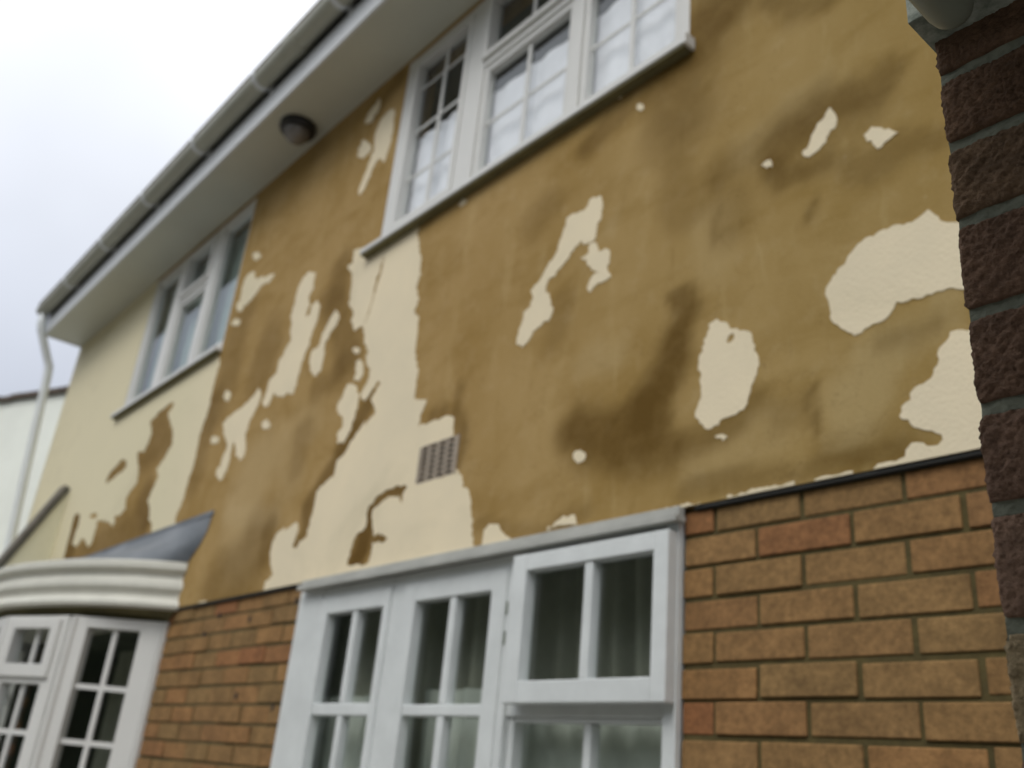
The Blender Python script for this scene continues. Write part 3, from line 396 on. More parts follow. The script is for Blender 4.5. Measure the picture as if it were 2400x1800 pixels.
# vertical joints measured at x = -1.62/-1.40 ... (courses of 75 mm, stretcher bond)
brick_spans = [(-1.437, 1.6), (-4.66, -3.325), (-8.18, -7.15)]
for q, sp in enumerate(brick_spans):
    bw = link('brick_wall', brick_course_mesh('brick_wall', [sp], 2.2705, 30, x_ref=BRICK_X, seed=3 + q), M['brick'], house, bevel=.003)
    if q == 1:
        for wx, wz in WEEPS: MB().box(wx - .007, wx + .007, .0105, .02, wz - .012, wz + .012).build('weep_hole', M['dark'], bw)
    MB().box(sp[0], sp[1] - .003, .019, .10, 0, ZB - .003).build('mortar', M['mortar'], bw)
MB().box(-3.325, -1.438, .014, .10, 0, 1.02).build('brick_apron', M['mortar'], house)
MB().box(-8.17, -8.15, .004, 5, 0, 4.8).build('side_wall', M['paint'], house)
def room(x0, x1, z0, z1, y0=.004, y1=3.2):
    m_ = MB()
    m_.quad((x0, y1, z0), (x1, y1, z0), (x1, y1, z1), (x0, y1, z1)).quad((x0, y0, z0), (x0, y1, z0), (x0, y1, z1), (x0, y0, z1))
    m_.quad((x1, y0, z0), (x1, y1, z0), (x1, y1, z1), (x1, y0, z1)).quad((x0, y0, z1), (x1, y0, z1), (x1, y1, z1), (x0, y1, z1))
    m_.quad((x0, y0, z0), (x1, y0, z0), (x1, y1, z0), (x0, y1, z0))
    return m_.build('room_interior', M['room'], house)

# ------------------------------------------------------------------ upstairs windows
def curtain(x0, x1, y, z0, z1, m, amp=.018, wl=.085, seed=0, lean=0):
    n = int((x1 - x0) / .008); v = []; f = []; zs = [z0 + (z1 - z0) * i / 10 for i in range(11)]
    for j, z in enumerate(zs):
        for i in range(n + 1):
            x = x0 + (x1 - x0) * i / n
            ph = 2 * math.pi * x / wl + 2.2 * noise.noise(Vector((x * 5, seed, 0)))
            a = amp * (.55 + .6 * noise.noise(Vector((x * 3, seed + 4, z))))
            v.append((x + lean * (z1 - z) + .006 * math.sin(ph * .5), y + a * math.sin(ph + (z1 - z) * .6), z))
    for j in range(10):
        for i in range(n): q = j * (n + 1) + i; f.append((q, q + 1, q + n + 2, q + n + 1))
    me = bpy.data.meshes.new('net_curtain'); me.from_pydata(v, [], f); me.update()
    return link('net_curtain', me, m, smooth=True)

def up_window(fx, lights, fan, label, bars=True, mirror=False):
    """fx: frame (x0,x1,z0,z1); lights: glass x ranges; the middle light has an opening fanlight."""
    x0, x1, z0, z1 = fx
    w = MB(); gl = [(a, b) for a, b in lights]
    yf0, yf1 = .002, .07
    # outer frame and mullions
    w.box(x0, gl[0][0] - .028, yf0, yf1, z0, z1); w.box(gl[-1][1] + .028, x1, yf0, yf1, z0, z1)
    inner = [(gl[0][0] - .028, gl[0][1] + .028), (gl[1][0] - .028, gl[1][1] + .028), (gl[2][0] - .028, gl[2][1] + .028)]
    for a, b in ((inner[0][1], inner[1][0]), (inner[1][1], inner[2][0])): w.box(a, b, yf0, yf1, z0, z1)
    for a, b in inner: w.box(a, b, yf0 + .002, yf1, z0, z0 + .045); w.box(a, b, yf0 + .002, yf1, z1 - .04, z1)
    w.box(inner[1][0], inner[1][1], yf0 + .002, yf1, fan - .03, fan + .012)
    win = w.build('window', M['upvc'], house, bevel=.004); win['label'] = label
    # sashes / beads
    sash = [(inner[0][0], inner[0][1], z0 + .045, z1 - .04, -.004 if not mirror else .012), (inner[1][0], inner[1][1], z0 + .045, fan - .03, .012),
            (inner[1][0] - .006, inner[1][1] + .006, fan + .004, z1 - .034, -.012), (inner[2][0], inner[2][1], z0 + .045, z1 - .04, .012)]
    for a, b, c, d, yy in sash:
        s_ = MB().frame(a, b, yy, .05, c, d, .028, .03, .028)
        so_ = s_.build('sash', M['upvc'], win, bevel=.003)
    for a, b, c, d, yy in sash:
        MB().quad((a + .02, .035, c + .02), (b - .02, .035, c + .02), (b - .02, .035, d - .02), (a + .02, .035, d - .02)).build('pane', M['glass'], win)
        if bars:
            m_ = MB(); xm = (a + b) / 2; hb = .009; hh = .0055
            zl = [z for z in (4.045, 4.31, 4.56) if c + .06 < z < d - .08 and not (yy == -.012)]
            m_.box(xm - hb, xm + hb, .027, .034, c + .028, d - .03)
            for z in zl: m_.box(a + .028, xm - hb, .028, .033, z - hh, z + hh); m_.box(xm + hb, b - .028, .028, .033, z - hh, z + hh)
            m_.build('glazing_bar', M['upvc'], win)
    s_ = MB().box(x0 - .085, x1 + .012, -.042, .0, 3.708, 3.731)
    s_.box(x0 - .085, x1 + .012, .0, .02, 3.7, 3.7345)
    so_ = s_.build('sill', M['upvc'], win, bevel=.003)
    if bars: MB().box(x1 + .012, x1 + .024, -.048, .0, 3.698, 3.742).build('end_cap', M['upvc'], so_, bevel=.003)
    MB().box(x0 - .08, x1 + .008, -.036, .0, 3.699, 3.708).build('sill_underside', M['sillu'], so_)  # thin plate under the sill in a darker olive tone
    return win
up_window(W1[:2] + (3.7345, 4.765), ((-3.075, -2.69), (-2.515, -2.025), (-1.915, -1.51)), 4.375, 'white window with glazing bars and net curtains, sill end cap on the right')
up_window(W2[:2] + (3.7345, 4.765), ((-6.30, -5.94), (-5.75, -5.355), (-5.20, -4.835)), 4.40, 'far white window without glazing bars, greenish glass', bars=False, mirror=True)
room(W1[0] - .3, W1[1] + .3, 3.2, 4.785); room(W2[0] - .3, W2[1] + .3, 3.2, 4.785)
c1 = curtain(-3.30, -2.60, .070, 3.62, 4.31, M['net'], .007, .10, 1); tag(c1, 'white net curtain behind the left light of the barred upstairs window', 'curtain', 'net curtains upstairs')
c2 = curtain(-2.60, -1.20, .072, 3.62, 4.25, M['net'], .008, .12, 5); tag(c2, 'wide white net curtain behind the middle and right lights of the barred upstairs window', 'curtain', 'net curtains upstairs')
c3 = curtain(-6.55, -4.7, .11, 3.6, 4.74, M['net_green'], .012, .11, 8); tag(c3, 'greenish grey net curtain in the far upstairs window beside the downpipe end', 'curtain', 'net curtains upstairs')

# ------------------------------------------------------------------ eaves
ev = MB().box(-8.16, 1.7, -.295, .0, ZS, ZS + .012).build('soffit', M['soffit'], house)
m_ = MB()
for i in range(1): m_.box(-8.17, 1.7, -.311, -.295, ZS - .008, 4.935)
m_.box(-8.185, -8.17, -.311, .1, ZS - .004, 5.05)
m_.build('fascia', M['fascia'], house, bevel=.002)
MB().box(-8.17, 1.7, -.305, -.29, 4.935, 5.06).build('dark_strip', M['dark'], house)  # flat near-black strip between the fascia top and the roof
def gutter_mesh(x0, x1, yc, zc, r, th=.003, seg=14):
    m_ = MB(); prof = []
    for i in range(seg + 1):
        a = math.pi + math.pi * i / seg; prof.append((yc + r * math.cos(a), zc + r * math.sin(a)))
    inn = [(yc + (r - th) * math.cos(math.pi + math.pi * i / seg), zc + (r - th) * math.sin(math.pi + math.pi * i / seg)) for i in range(seg + 1)]
    ring = prof + inn[::-1]; n = len(ring)
    m_.v = [(x0, y, z) for y, z in ring] + [(x1, y, z) for y, z in ring]
    m_.f = [(i, (i + 1) % n, n + (i + 1) % n, n + i) for i in range(n)] + [tuple(range(n)), tuple(range(n, 2 * n))]
    return m_
gt = gutter_mesh(-8.2, 1.7, -.367, 5.0, .056).build('gutter', M['gutter'], house)
gutter_mesh(-8.204, -8.199, -.367, 5.0, .056, .0559).build('stop_end', M['gutter'], gt)
xb = -8.22 + .82 + .0
k_ = 0
for xb in (-7.41, -6.56, -5.73, -4.91, -4.10, -3.28, -2.46, -1.64, -.82, 0, .8):
    b_ = gutter_mesh(xb - .016, xb + .016, -.367, 5.0, .0605, .006)
    b_.box(xb - .016, xb + .016, -.311, -.300, 4.94, 5.03); b_.box(xb - .012, xb + .012, -.432, -.424, 4.985, 5.01)
    b_.build('bracket', M['fascia'], gt)
for xb in (-3.72, -6.1): gutter_mesh(xb - .055, xb + .055, -.367, 5.0, .0615, .006).build('union', M['gutter'], gt)
dp = MB().tube([(-8.13, -.36, 4.95), (-8.13, -.36, 4.86), (-8.135, -.345, 4.80), (-8.15, -.23, 4.58), (-8.15, -.20, 4.52), (-8.15, -.19, 4.42), (-8.15, -.13, 3.6), (-8.15, -.075, 2.9), (-8.15, -.06, 1.5), (-8.15, -.06, 0)],
    [.036, .036, .033, .033, .034, .034, .034, .034, .034, .034]).build('downpipe', M['pipe'], house, smooth=True)
m_ = MB(); R_ = None
m_.quad((-8.3, -.40, 5.065), (1.8, -.40, 5.065), (1.8, 3.6, 7.7), (-8.3, 3.6, 7.7)); m_.quad((-8.3, -.40, 5.095), (1.8, -.40, 5.095), (1.8, 3.6, 7.73), (-8.3, 3.6, 7.73))
m_.quad((-8.3, -.40, 5.065), (1.8, -.40, 5.065), (1.8, -.40, 5.095), (-8.3, -.40, 5.095)); m_.build('roof', M['tile'], house)

# ------------------------------------------------------------------ air vent
m_ = MB(); vx0, vx1, vz0, vz1 = -2.612, -2.408, 2.542, 2.672
nc, nr = 4, 7; cw = (vx1 - vx0) / nc; rh = (vz1 - vz0) / nr
for i in range(nc + 1): x = vx0 + cw * i; m_.box(x - .0065, x + .0065, -.004, .012, vz0, vz1) if i in (0, nc) else m_.box(x - .0065, x + .0065, -.003, .006, vz0, vz1)
for j in range(nr + 1):
    z = vz0 + rh * j
    for i in range(nc): m_.box(vx0 + cw * i + .0065, vx0 + cw * (i + 1) - .0065, -.003, .006, z - .0034, z + .0034)
m_.box(vx1 + .0065, vx1 + .016, -.006, .012, vz0 - .002, vz1 + .002)
vt = m_.build('air_vent', M['vent'], house)
MB().box(vx0, vx1, .04, .05, vz0, vz1).build('vent_duct', M['venthole'], vt)

# ------------------------------------------------------------------ downstairs wooden window
FX0, FX1, FZT, FZB = -3.318, -1.445, 2.230, 1.02
w = MB(); y0, y1 = .0, .075
w.box(FX0, -3.145, y0, y1, FZB, FZT); w.box(-2.68, -2.595, y0 + .006, y1, FZB, FZT - .001); w.box(-2.075, -2.045, y0 + .002, y1, FZB, FZT - .001); w.box(-1.484, FX1, y0, y1, FZB, FZT)
for a, b in ((-3.145, -2.68), (-2.595, -2.075), (-2.045, -1.484)): w.box(a, b, y0 + .004, y1, 2.19, FZT - .001); w.box(a, b, y0 + .004, y1, FZB, FZB + .07)
w.box(-2.045, -1.484, y0 + .012, y1, 1.785, 1.83)
lw = w.build('window', M['wood'], house, bevel=.003); lw['label'] = 'old white painted wooden window with a proud top-right fanlight'
def wood_sash(x0, x1, z0, z1, gx0, gx1, gz, yF, parent, xm, barw=.024, hz=()):
    m_ = MB(); yb = yF + .042
    zt = max(b for a, b in gz); zbm = min(a for a, b in gz)
    m_.box(x0, gx0, yF, yb, z0, z1); m_.box(gx1, x1, yF, yb, z0, z1); m_.box(gx0, gx1, yF + .001, yb, zt, z1); m_.box(gx0, gx1, yF + .001, yb, z0, zbm)
    s_ = m_.build('sash', M['wood'], parent, bevel=.003)
    g_ = MB(); 
    for i in range(len(gz) - 1): g_.box(gx0, gx1, yF + .004, yb, gz[i][1], gz[i + 1][0]) if gz[i][1] < gz[i + 1][0] else g_.box(gx0, gx1, yF + .004, yb, gz[i + 1][1], gz[i][0])
    for a, b in gz: g_.box(xm - barw / 2, xm + barw / 2, yF + .006, yb, a, b)
    g_.build('glazing_bar', M['wood'], parent, bevel=.004)
    for a, b in gz:
        for p, q in ((gx0, xm - barw / 2), (xm + barw / 2, gx1)):
            MB().quad((p, yF + .030, a), (q, yF + .030, a), (q, yF + .030, b), (p, yF + .030, b)).build('pane', M['glass'], parent)
wood_sash(-3.145, -2.68, FZB + .07, 2.19, -3.088, -2.716, [(1.822, 2.131), (1.47, 1.782), (1.13, 1.43)], -.002, lw, -2.90, .032)
wood_sash(-2.595, -2.075, FZB + .07, 2.19, -2.53, -2.142, [(1.816, 2.131), (1.47, 1.783), (1.13, 1.43)], -.002, lw, -2.333, .032)
k9 = (1.704 - .045) / 1.704
ax = lambda x: x * k9
az = lambda z: 1.6 + (z - 1.6) * k9
wood_sash(-2.006, -1.441, 1.812, 2.206, -1.948, -1.487, [(1.868, 2.160)], -.042, lw, -1.710, .030)
wood_sash(-2.044, -1.485, FZB + .07, 1.785, -2.02, -1.492, [(1.47, 1.772), (1.13, 1.43)], .022, lw, -1.748, .026)
MB().box(FX0 + .04, FX1 + .022, -.036, .0, 2.228, 2.243).box(FX0 + .04, FX1 + .022, -.040, -.036, 2.225, 2.246).box(FX0 + .035, FX1 + .018, -.022, .0, 2.243, 2.2665).build('drip_board', M['drip'], lw, bevel=.002)
MB().box(FX1, FX1 + .006, -.006, .012, FZB, 2.25).build('sealant_bead', M['wood'], lw)
for hz_ in (2.075, 1.992): MB().box(-2.070, -2.064, -.002, .004, hz_ - .018, hz_ + .018).build('hinge', M['board'], lw)
room(FX0 - .2, FX1 + .3, .4, 2.262, .1)
dim = curtain(-3.4, -1.25, .20, .6, 2.25, M['net_dark'], .03, .12, 60, lean=.04); tag(dim, 'dark voile curtain behind the upper panes of the wooden ground-floor window', 'curtain')
for i, (a, b, zt) in enumerate(((-3.36, -2.66, 1.86), (-2.64, -2.09, 1.88), (-2.08, -1.3, 1.83))):
    c_ = curtain(a, b, .13 + .02 * (i % 2), .7, zt, M['net_grey'], .020, .075 + .02 * i, 20 + i, lean=.05)
    tag(c_, ('short grey net behind the lower panes at the left of the wooden ground-floor window', 'short grey net behind the lower panes in the middle of the wooden ground-floor window', 'short grey net below the proud fanlight at the right of the wooden ground-floor window')[i], 'curtain', 'net curtains downstairs')

# ------------------------------------------------------------------ bow window with moulded canopy
bow = [(-4.545, 0), (-4.60, -.07), (-4.75, -.20), (-4.92, -.30), (-5.10, -.385), (-5.29, -.45), (-5.49, -.505), (-5.69, -.54), (-5.89, -.552)]
bow = bow + [(-11.78 - x, y) for x, y in reversed(bow[:-1])]
def resample(pl, n):
    P_ = [Vector(p) for p in pl]; L = [0]
    for a, b in zip(P_, P_[1:]): L.append(L[-1] + (b - a).length)
    out = []
    for i in range(n + 1):
        s_ = L[-1] * i / n; j = max(q for q in range(len(L)) if L[q] <= s_ + 1e-9); j = min(j, len(P_) - 2)
        out.append(P_[j].lerp(P_[j + 1], (s_ - L[j]) / (L[j + 1] - L[j])))
    return out
def smooth_pl(pl, it=3):
    P_ = resample(pl, 60)
    for _ in range(it): P_ = [P_[0]] + [(P_[i - 1] + P_[i] * 2 + P_[i + 1]) / 4 for i in range(1, len(P_) - 1)] + [P_[-1]]
    return P_
arc = smooth_pl(bow, 6)
def normals(P_):
    N = []
    for i in range(len(P_)):
        d = P_[min(i + 1, len(P_) - 1)] - P_[max(i - 1, 0)]; N.append(Vector((-d.y, d.x)).normalized() * -1)
    return N
nrm = normals(arc)
if nrm[len(nrm) // 2].y > 0: nrm = [-n for n in nrm]
def sweep(profile, name, m, parent, closed=True, smooth=False):
    """profile: (offset outwards, z)"""
    m_ = MB(); n = len(profile)
    for i, p in enumerate(arc):
        for o_, z in profile:
            q = p + nrm[i] * o_
            if i in (0, len(arc) - 1): q.y = min(q.y, 0) if i else q.y
            m_.v.append((q.x, min(q.y, .005), z))
    for i in range(len(arc) - 1):
        for j in range(n if closed else n - 1):
            a = i * n + j; b = i * n + (j + 1) % n; m_.f.append((a, b, b + n, a + n))
    if closed: m_.f.append(tuple(range(n))); m_.f.append(tuple((len(arc) - 1) * n + j for j in range(n)))
    return m_.build(name, m, parent, smooth=smooth)
bw_ = None
prof = [(-.25, 2.484), (.0, 2.484), (.010, 2.476), (.010, 2.447), (.002, 2.436), (-.014, 2.432), (-.021, 2.420), (-.021, 2.404), (-.014, 2.390), (-.002, 2.380), (.0, 2.356), (-.006, 2.344), (-.015, 2.335), (-.022, 2.325), (-.023, 2.310), (-.015, 2.298), (-.004, 2.290), (.004, 2.278), (.002, 2.262), (-.012, 2.256), (-.25, 2.256)]
canopy = sweep(prof, 'canopy_moulding', M['trim'], house)
bwp = [(-4.675, .0), (-5.045, -.335), (-5.54, -.505)]
bwp = bwp + [(-11.78 - x, y) for x, y in reversed(bwp)]
def seg_R(a, b):
    a, b = Vector((*a, 0)), Vector((*b, 0)); d = (b - a); L = d.length; d.normalize()
    n = Vector((d.y, -d.x, 0)); n = n if n.y < 0 or abs(n.y) < .01 and n.x > 0 else -n
    # local x runs along the facet from a to b, local y points indoors
    return Matrix(((d.x, -n.x, 0, a.x), (d.y, -n.y, 0, a.y), (0, 0, 1, 0), (0, 0, 0, 1))), L
ZT = 2.206
bowp = None
post = MB().box(-4.715, -4.655, -.004, .06, .5, ZT)
for (x, y) in bwp[1:-1]: post.box(x - .035, x + .035, y + .01, y + .08, .5, ZT)
bow_w = post.build('bow_window', M['upvc'], house, bevel=.003); bow_w['label'] = 'white bow window under a curved moulded canopy'
for i in range(len(bwp) - 1):
    R, L = seg_R(bwp[i], bwp[i + 1])
    fixed = i in (0, 2, 4)
    lx0, lx1 = (.012, L - .01)
    f_ = MB()
    if i == 0: g0, g1 = .115, .395
    elif i == 4: g0, g1 = L - .395, L - .115
    else: g0, g1 = .10, L - .10
    f_.box(lx0, g0, 0, .06, .55, ZT, R); f_.box(g1, lx1, 0, .06, .55, ZT, R); f_.box(g0, g1, .001, .06, 2.155, ZT, R); f_.box(g0, g1, .001, .06, .55, .62, R)
    if i in (1, 3): f_.box(g0, g1, .001, .06, 1.875, 1.925, R)
    f_.build('frame', M['upvc'], bow_w, bevel=.003)
    if i in (1, 3):
        MB().frame(g0 - .05, g1 + .05, -.018, .001, 1.905, 2.185, .062, .045, .062, R).build('sash', M['upvc'], bow_w, bevel=.003)
    gb = MB(); xm = (g0 + g1) / 2
    zz = [1.88, 1.63, 1.38, 1.13, .88] if i not in (1, 3) else [1.65, 1.42, 1.19, .9]
    gb.box(xm - .012, xm + .012, .022, .034, .62, 2.155, R)
    for z in zz:
        gb.box(g0, xm - .012, .022, .034, z - .012, z + .012, R); gb.box(xm + .012, g1, .022, .034, z - .012, z + .012, R)
    gb.build('glazing_bar', M['upvc'], bow_w)
    q = [R @ Vector(p) for p in ((g0, .036, .62), (g1, .036, .62), (g1, .036, 2.155), (g0, .036, 2.155))]
    MB().quad(*[tuple(p) for p in q]).build('pane', M['glass'], bow_w)
# ceiling, floor and plinth of the bow
m_ = MB(); n0 = [(x, y) for x, y in bwp]
m_.v = [(x, y, 2.207) for x, y in n0]; m_.f = [tuple(range(len(n0)))]; n_ = len(m_.v)
m_.build('bow_ceiling', M['trim'], bow_w); m_ = MB(); n_ = 0
m_.v += [(x, y + .02, .55) for x, y in n0]; m_.f.append(tuple(range(n_, n_ + len(n0))))
m_.v += [(x, y, 0) for x, y in n0] + [(x, y, .55) for x, y in n0]; b0 = n_ + len(n0)
for i in range(len(n0) - 1): m_.f.append((b0 + i, b0 + i + 1, b0 + len(n0) + i + 1, b0 + len(n0) + i))
m_.build('bow_plinth', M['trim'], bow_w)
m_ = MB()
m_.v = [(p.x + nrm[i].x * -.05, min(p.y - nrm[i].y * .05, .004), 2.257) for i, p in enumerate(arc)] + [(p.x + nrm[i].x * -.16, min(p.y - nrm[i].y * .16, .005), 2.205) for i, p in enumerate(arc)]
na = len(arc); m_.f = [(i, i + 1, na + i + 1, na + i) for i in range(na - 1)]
m_.build('canopy_soffit', M['sillu'], canopy)  # dark colour paints in the shade under the canopy
room(-7.2, -4.45, .3, 2.24, .1, 3)
# lead roof: from a level line on the wall down to the canopy edge
m_ = MB(); na = len(arc)
for i, p in enumerate(arc):
    f_ = i / (na - 1); xw = -4.37 + (-7.41 + 4.37) * f_
    for t_ in (0, .12, .4, 1):
        q = Vector((xw, -.004)).lerp(Vector((p.x + nrm[i].x * -.006, min(p.y - nrm[i].y * .006, -.004))), t_)
        m_.v.append((q.x, q.y, 2.705 + (2.486 - 2.705) * t_ ** .5 + .004 * noise.noise(Vector((q.x * 6, q.y * 6, 1)))))
for i in range(na - 1):
    for j in range(3): a = i * 4 + j; m_.f.append((a, a + 4, a + 5, a + 1))
ld = m_.build('lead_roof', M['lead'], canopy, smooth=True)
b_ = MB().box(-7.41, -4.36, -.008, -.001, 2.700, 2.722).build('lead_upstand', M['lead'], canopy)
cb = curtain(-5.9, -4.85, .22, .5, 2.15, M['net_dark'] if 'net_dark' in M else M['net_grey'], .02, .1, 40)
tag(cb, 'dim grey curtain inside the white bow window', 'curtain')

# ------------------------------------------------------------------ sloping fin wall at the far end of the front
XL = -7.17
pr = [(0, 3.325), (-.27, 2.71), (-.50, 2.19), (-.50, 0), (0, 0)]
m_ = MB(); n = len(pr); m_.v = [(XL, y, z) for y, z in pr] + [(XL - .10, y, z) for y, z in pr]
m_.f = [tuple(range(n)), tuple(range(n, 2 * n))] + [(i, (i + 1) % n, n + (i + 1) % n, n + i) for i in range(n)]
lt = m_.build('fin_wall', M['cheek'] if 'cheek' in M else M['paint'], house)
m_ = MB(); t1, t2 = .035, .075
top = [(.0, 3.325), (-.27, 2.71), (-.53, 2.12)]
for k_, (o0, o1, xx, m0) in enumerate(((.0, .022, XL + .012, 'verge'), (.022, .050, XL + .016, 'tile'))):
    m_ = MB(); dn = Vector((-.915, .40)); r0 = [(y + dn.x * o0, z + dn.y * o0) for y, z in top]; r1 = [(y + dn.x * o1, z + dn.y * o1) for y, z in top]
    ring = r0 + r1[::-1]; n = len(ring)
    m_.v = [(xx, min(y, .0), z) for y, z in ring] + [(XL - .115, min(y, .0), z) for y, z in ring]
    m_.f = [tuple(range(n)), tuple(range(n, 2 * n))] + [(i, (i + 1) % n, n + (i + 1) % n, n + i) for i in range(n)]
    m_.build('coping' if k_ else 'coping_bed', M['tilegrey'] if k_ else M['vergedark'], lt)

# ------------------------------------------------------------------ lamp under the eaves
lamp = tag(empty('bulkhead_lamp', (-4.035, -.14, ZS)), 'round black bulkhead lamp with a smoky dome fixed under the white eaves', 'lamp')
def lathe(prof, cx, cy, seg=28):
    m_ = MB()
    for r, z in prof:
        for k_ in range(seg): t = 2 * math.pi * k_ / seg; m_.v.append((cx + r * math.cos(t), cy + r * math.sin(t), z))
    for i in range(len(prof) - 1):
        for k_ in range(seg): a = i * seg + k_; b = i * seg + (k_ + 1) % seg; m_.f.append((a, b, b + seg, a + seg))
    m_.f.append(tuple(range(seg))); m_.f.append(tuple((len(prof) - 1) * seg + k_ for k_ in range(seg))); return m_
lathe([(.098, ZS), (.098, ZS - .030), (.092, ZS - .040), (.072, ZS - .042)], -4.035, -.14).build('lamp_base', M['black'], lamp, smooth=False)
lathe([(.070, ZS - .038), (.070, ZS - .05), (.062, ZS - .075), (.045, ZS - .095), (.02, ZS - .106), (.003, ZS - .107)], -4.035, -.14).build('lamp_dome', M['lamp'], lamp, smooth=True)

# ------------------------------------------------------------------ neighbour's house far left
nh = empty('neighbour_house', (-14, .5, 0)); tag(nh, 'pale rendered house standing beyond the white downpipe at the far left', 'house')
p0 = Vector((-14.07, .408, 0)); p1 = Vector((-12.744, .966, 0)); dd = (p1 - p0).normalized(); nn = Vector((-dd.y, dd.x, 0))
R = Matrix(((dd.x, nn.x, 0, p0.x), (dd.y, nn.y, 0, p0.y), (0, 0, 1, 0), (0, 0, 0, 1)))
MB().box(-4, 5, 0, 6, 0, 5.90, R).build('wall', M['nwall'], nh)
m_ = MB()
for i in range(36):
    x = -4.1 + i * .26; dz = .025 * noise.noise(Vector((i * .9, 2, 3))); m_.box(x, x + .262, -.06, 3, 5.905 + dz, 5.975 + dz, R)
m_.build('roof', M['tile'], nh)

# ------------------------------------------------------------------ rustic brick corner close to the camera
NY, NX = -1.065, -.269
pier = empty('brick_porch_pier', (.4, -.9, 0)); tag(pier, 'dark rustic brick corner with grey-green mortar, close up at the right edge', 'wall')
joints = [2.258, 2.182, 2.111, 2.038, 1.957, 1.880, 1.806, 1.7275, 1.651, 1.575, 1.5]
def rustic(x0, x1, z0, z1, seed, diag):
    """one brick face plus its left return and bed faces, surface torn and scored"""
    st = .0018; nx = int((x1 - x0) / st); nz = max(4, int((z1 - z0) / st)); ny = int(.10 / .004)
    v = []; f = []; tone = []; red = []
    def disp(x, z, y):
        s_ = noise.noise(Vector((x * 60, seed, z * 60))) * .0011 + noise.noise(Vector((x * 190, seed + 5, z * 190))) * .0016 + noise.noise(Vector((x * 420, y * 300, z * 420))) * .0022
        if diag:
            u = (x * .72 - z * .69) * 520 + 2.0 * noise.noise(Vector((x * 40, seed, z * 40)))
            s_ += .0013 * math.sin(u) * (.35 + .9 * max(0, noise.noise(Vector((x * 45 + z * 35, seed + 9, 1)))))
        return s_
    cols = [('s', i) for i in range(ny, 0, -1)] + [('f', i) for i in range(nx + 1)]
    for kz in range(nz + 1):
        z = z0 + (z1 - z0) * kz / nz; edge = min(kz, nz - kz) * (z1 - z0) / nz
        rz = -.0022 * math.exp(-(edge / .0025))
        for kind, i in cols:
            if kind == 's':
                y = NY + i * .004; dx = disp(y, z, x0) * .9 + 1.3 * noise.noise(Vector((y * 30, seed, z * 28))) * .0012
                v.append((x0 - dx - rz * .8, y, z))
            else:
                x = x0 + (x1 - x0) * i / nx; dy = disp(x, z, 0); e = -.003 * math.exp(-i * st / .002)
                ex = (-1.4 * noise.noise(Vector((z * 55, seed, 4))) * .0015) if i < 3 else 0
                v.append((x + ex - (rz if i == 0 else 0) * .8, NY - dy - rz - e, z))
    w_ = len(cols)
    for kz in range(nz):
        for i in range(w_ - 1): a = kz * w_ + i; f.append((a, a + 1, a + w_ + 1, a + w_))
    # bed faces
    b = len(v)
    for zz, row in ((z0, 0), (z1, nz)):
        for i in range(w_): p = v[row * w_ + i]; v.append((max(p[0], x0 + .012) if cols[i][0] == 's' or i < ny + 6 else p[0], max(p[1], NY + .012), zz))
    for i in range(w_ - 1):
        f.append((i, b + i, b + i + 1, i + 1)); f.append((nz * w_ + i, nz * w_ + i + 1, b + w_ + i + 1, b + w_ + i))
    return v, f
tones = [.0, .0, .05, .3, .35, .5, .75, .6, .6, .6]  # brick tones, darker towards the top to paint in the soffit's shade
reds = [0, 0, .12, .0, 0, .0, .05, .85, .0, .55]
for i in range(len(joints) - 1):
    v, f = rustic(NX, NX + .215 if i % 2 else NX + .1025, joints[i + 1] + .0055, joints[i] - .0055, i * 7.3, i in (2, 3, 5, 7, 9) or i == 4)
    me = bpy.data.meshes.new('brick'); me.from_pydata(v, [], f); me.update()
    for nm, val in (('tone', tones[i]), ('red', reds[i])):
        at = me.attributes.new(nm, 'FLOAT', 'POINT'); at.data.foreach_set('value', np.full(len(v), val, np.float32))
    bm = bmesh.new(); bm.from_mesh(me); bmesh.ops.recalc_face_normals(bm, faces=bm.faces); bm.to_mesh(me); bm.free()
    link('brick', me, M['rough'], pier, smooth=True)
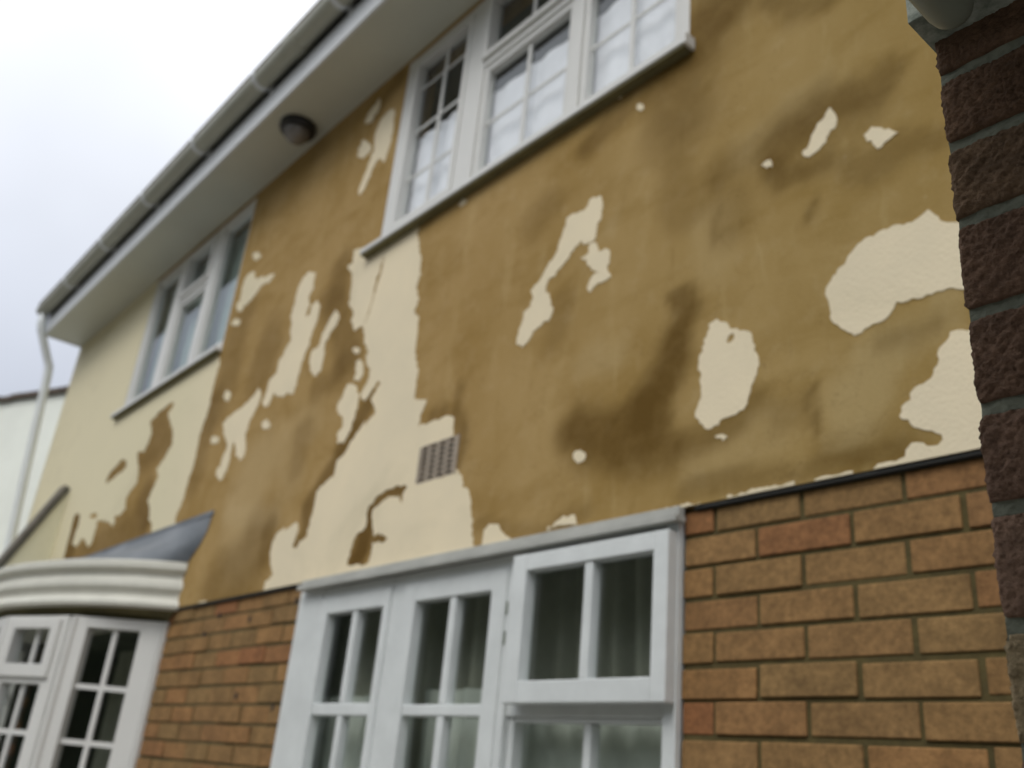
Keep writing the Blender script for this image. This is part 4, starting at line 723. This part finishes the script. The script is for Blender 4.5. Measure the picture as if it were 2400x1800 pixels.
# bricks further along each course and below, plainer because they are out of frame
mb = MB(); tn = []
for i in range(len(joints) - 1):
    x = NX + (.2255 if i % 2 else .113)
    while x < 1.2: mb.box(x, min(x + .215, 1.2), NY, NY + .1, joints[i + 1] + .0055, joints[i] - .0055); tn += [random.random() * .5] * 8; x += .2255
z = 1.5
k_ = 0
while z > .08:
    x = NX + (-.1125 if k_ % 2 else 0)
    while x < 1.2: mb.box(max(x, NX), min(x + .215, 1.2), NY, NY + .1, z - .0695, z - .0055); tn += [random.random() * .5] * 8; x += .2255
    z -= .075; k_ += 1
me = mb.mesh('brick_courses')
for nm, val in (('tone', tn), ('red', [0] * len(tn))):
    at = me.attributes.new(nm, 'FLOAT', 'POINT'); at.data.foreach_set('value', np.array(val, np.float32))
link('brick_courses', me, M['rough'], pier, bevel=.003)
def mortar_bar():
    m_ = MB()
    st = .004; x0 = NX + .0012; v = []; zs_ = [1.45 + .004 * i for i in range(int((2.26 - 1.45) / .004) + 1)]
    cols = [('s', i) for i in range(24, 0, -1)] + [('f', i) for i in range(60)]
    for z in zs_:
        for kind, i in cols:
            if kind == 's': y = NY + .0035 + i * .004; v.append((x0 + noise.noise(Vector((y * 50, 1, z * 50))) * .0016, y, z))
            else:
                x = x0 + i * st; v.append((x, NY + .0045 + noise.noise(Vector((x * 50, 1, z * 60))) * .0022 + noise.noise(Vector((x * 170, 1, z * 170))) * .0008, z))
    w_ = len(cols); m_.v = v
    for j in range(len(zs_) - 1):
        for i in range(w_ - 1): a = j * w_ + i; m_.f.append((a, a + 1, a + w_ + 1, a + w_))
    m_.box(NX + .012, 1.2, NY + .014, NY + .1, 0, 2.25)
    return m_
mortar_bar().build('mortar', M['mortar2'], pier)
# eaves of the porch: end board, soffit, and the capped pipe end above
MB().box(NX - .004, 1.2, NY - .036, NY + .02, 2.221, 2.4).build('end_board', M['board'], pier, bevel=.001)
MB().box(NX + .035, 1.4, NY - .75, NY - .036, 2.262, 2.29).build('soffit', M['soffit2'] if 'soffit2' in M else M['dark'], pier)
MB().box(-.12, 1.6, -2.8, -1.42, 2.34, 2.40).build('added_shade_slab', M['soffit2'], pier)  # unseen slab added overhead to darken the near bricks
m_ = MB().box(NX - .03, 1.4, NY - .035, NY + .25, 2.40, 2.43); m_.build('roof_edge', M['dark'], pier)
MB().tube([(-.2305, y, 2.197) for y in (-1.101, -1.103, -1.107, -1.113, -1.122, -1.55)], [.003, .009, .013, .0165, .018, .018], 28).build('pipe_end', M['pipe2'], pier, smooth=True)
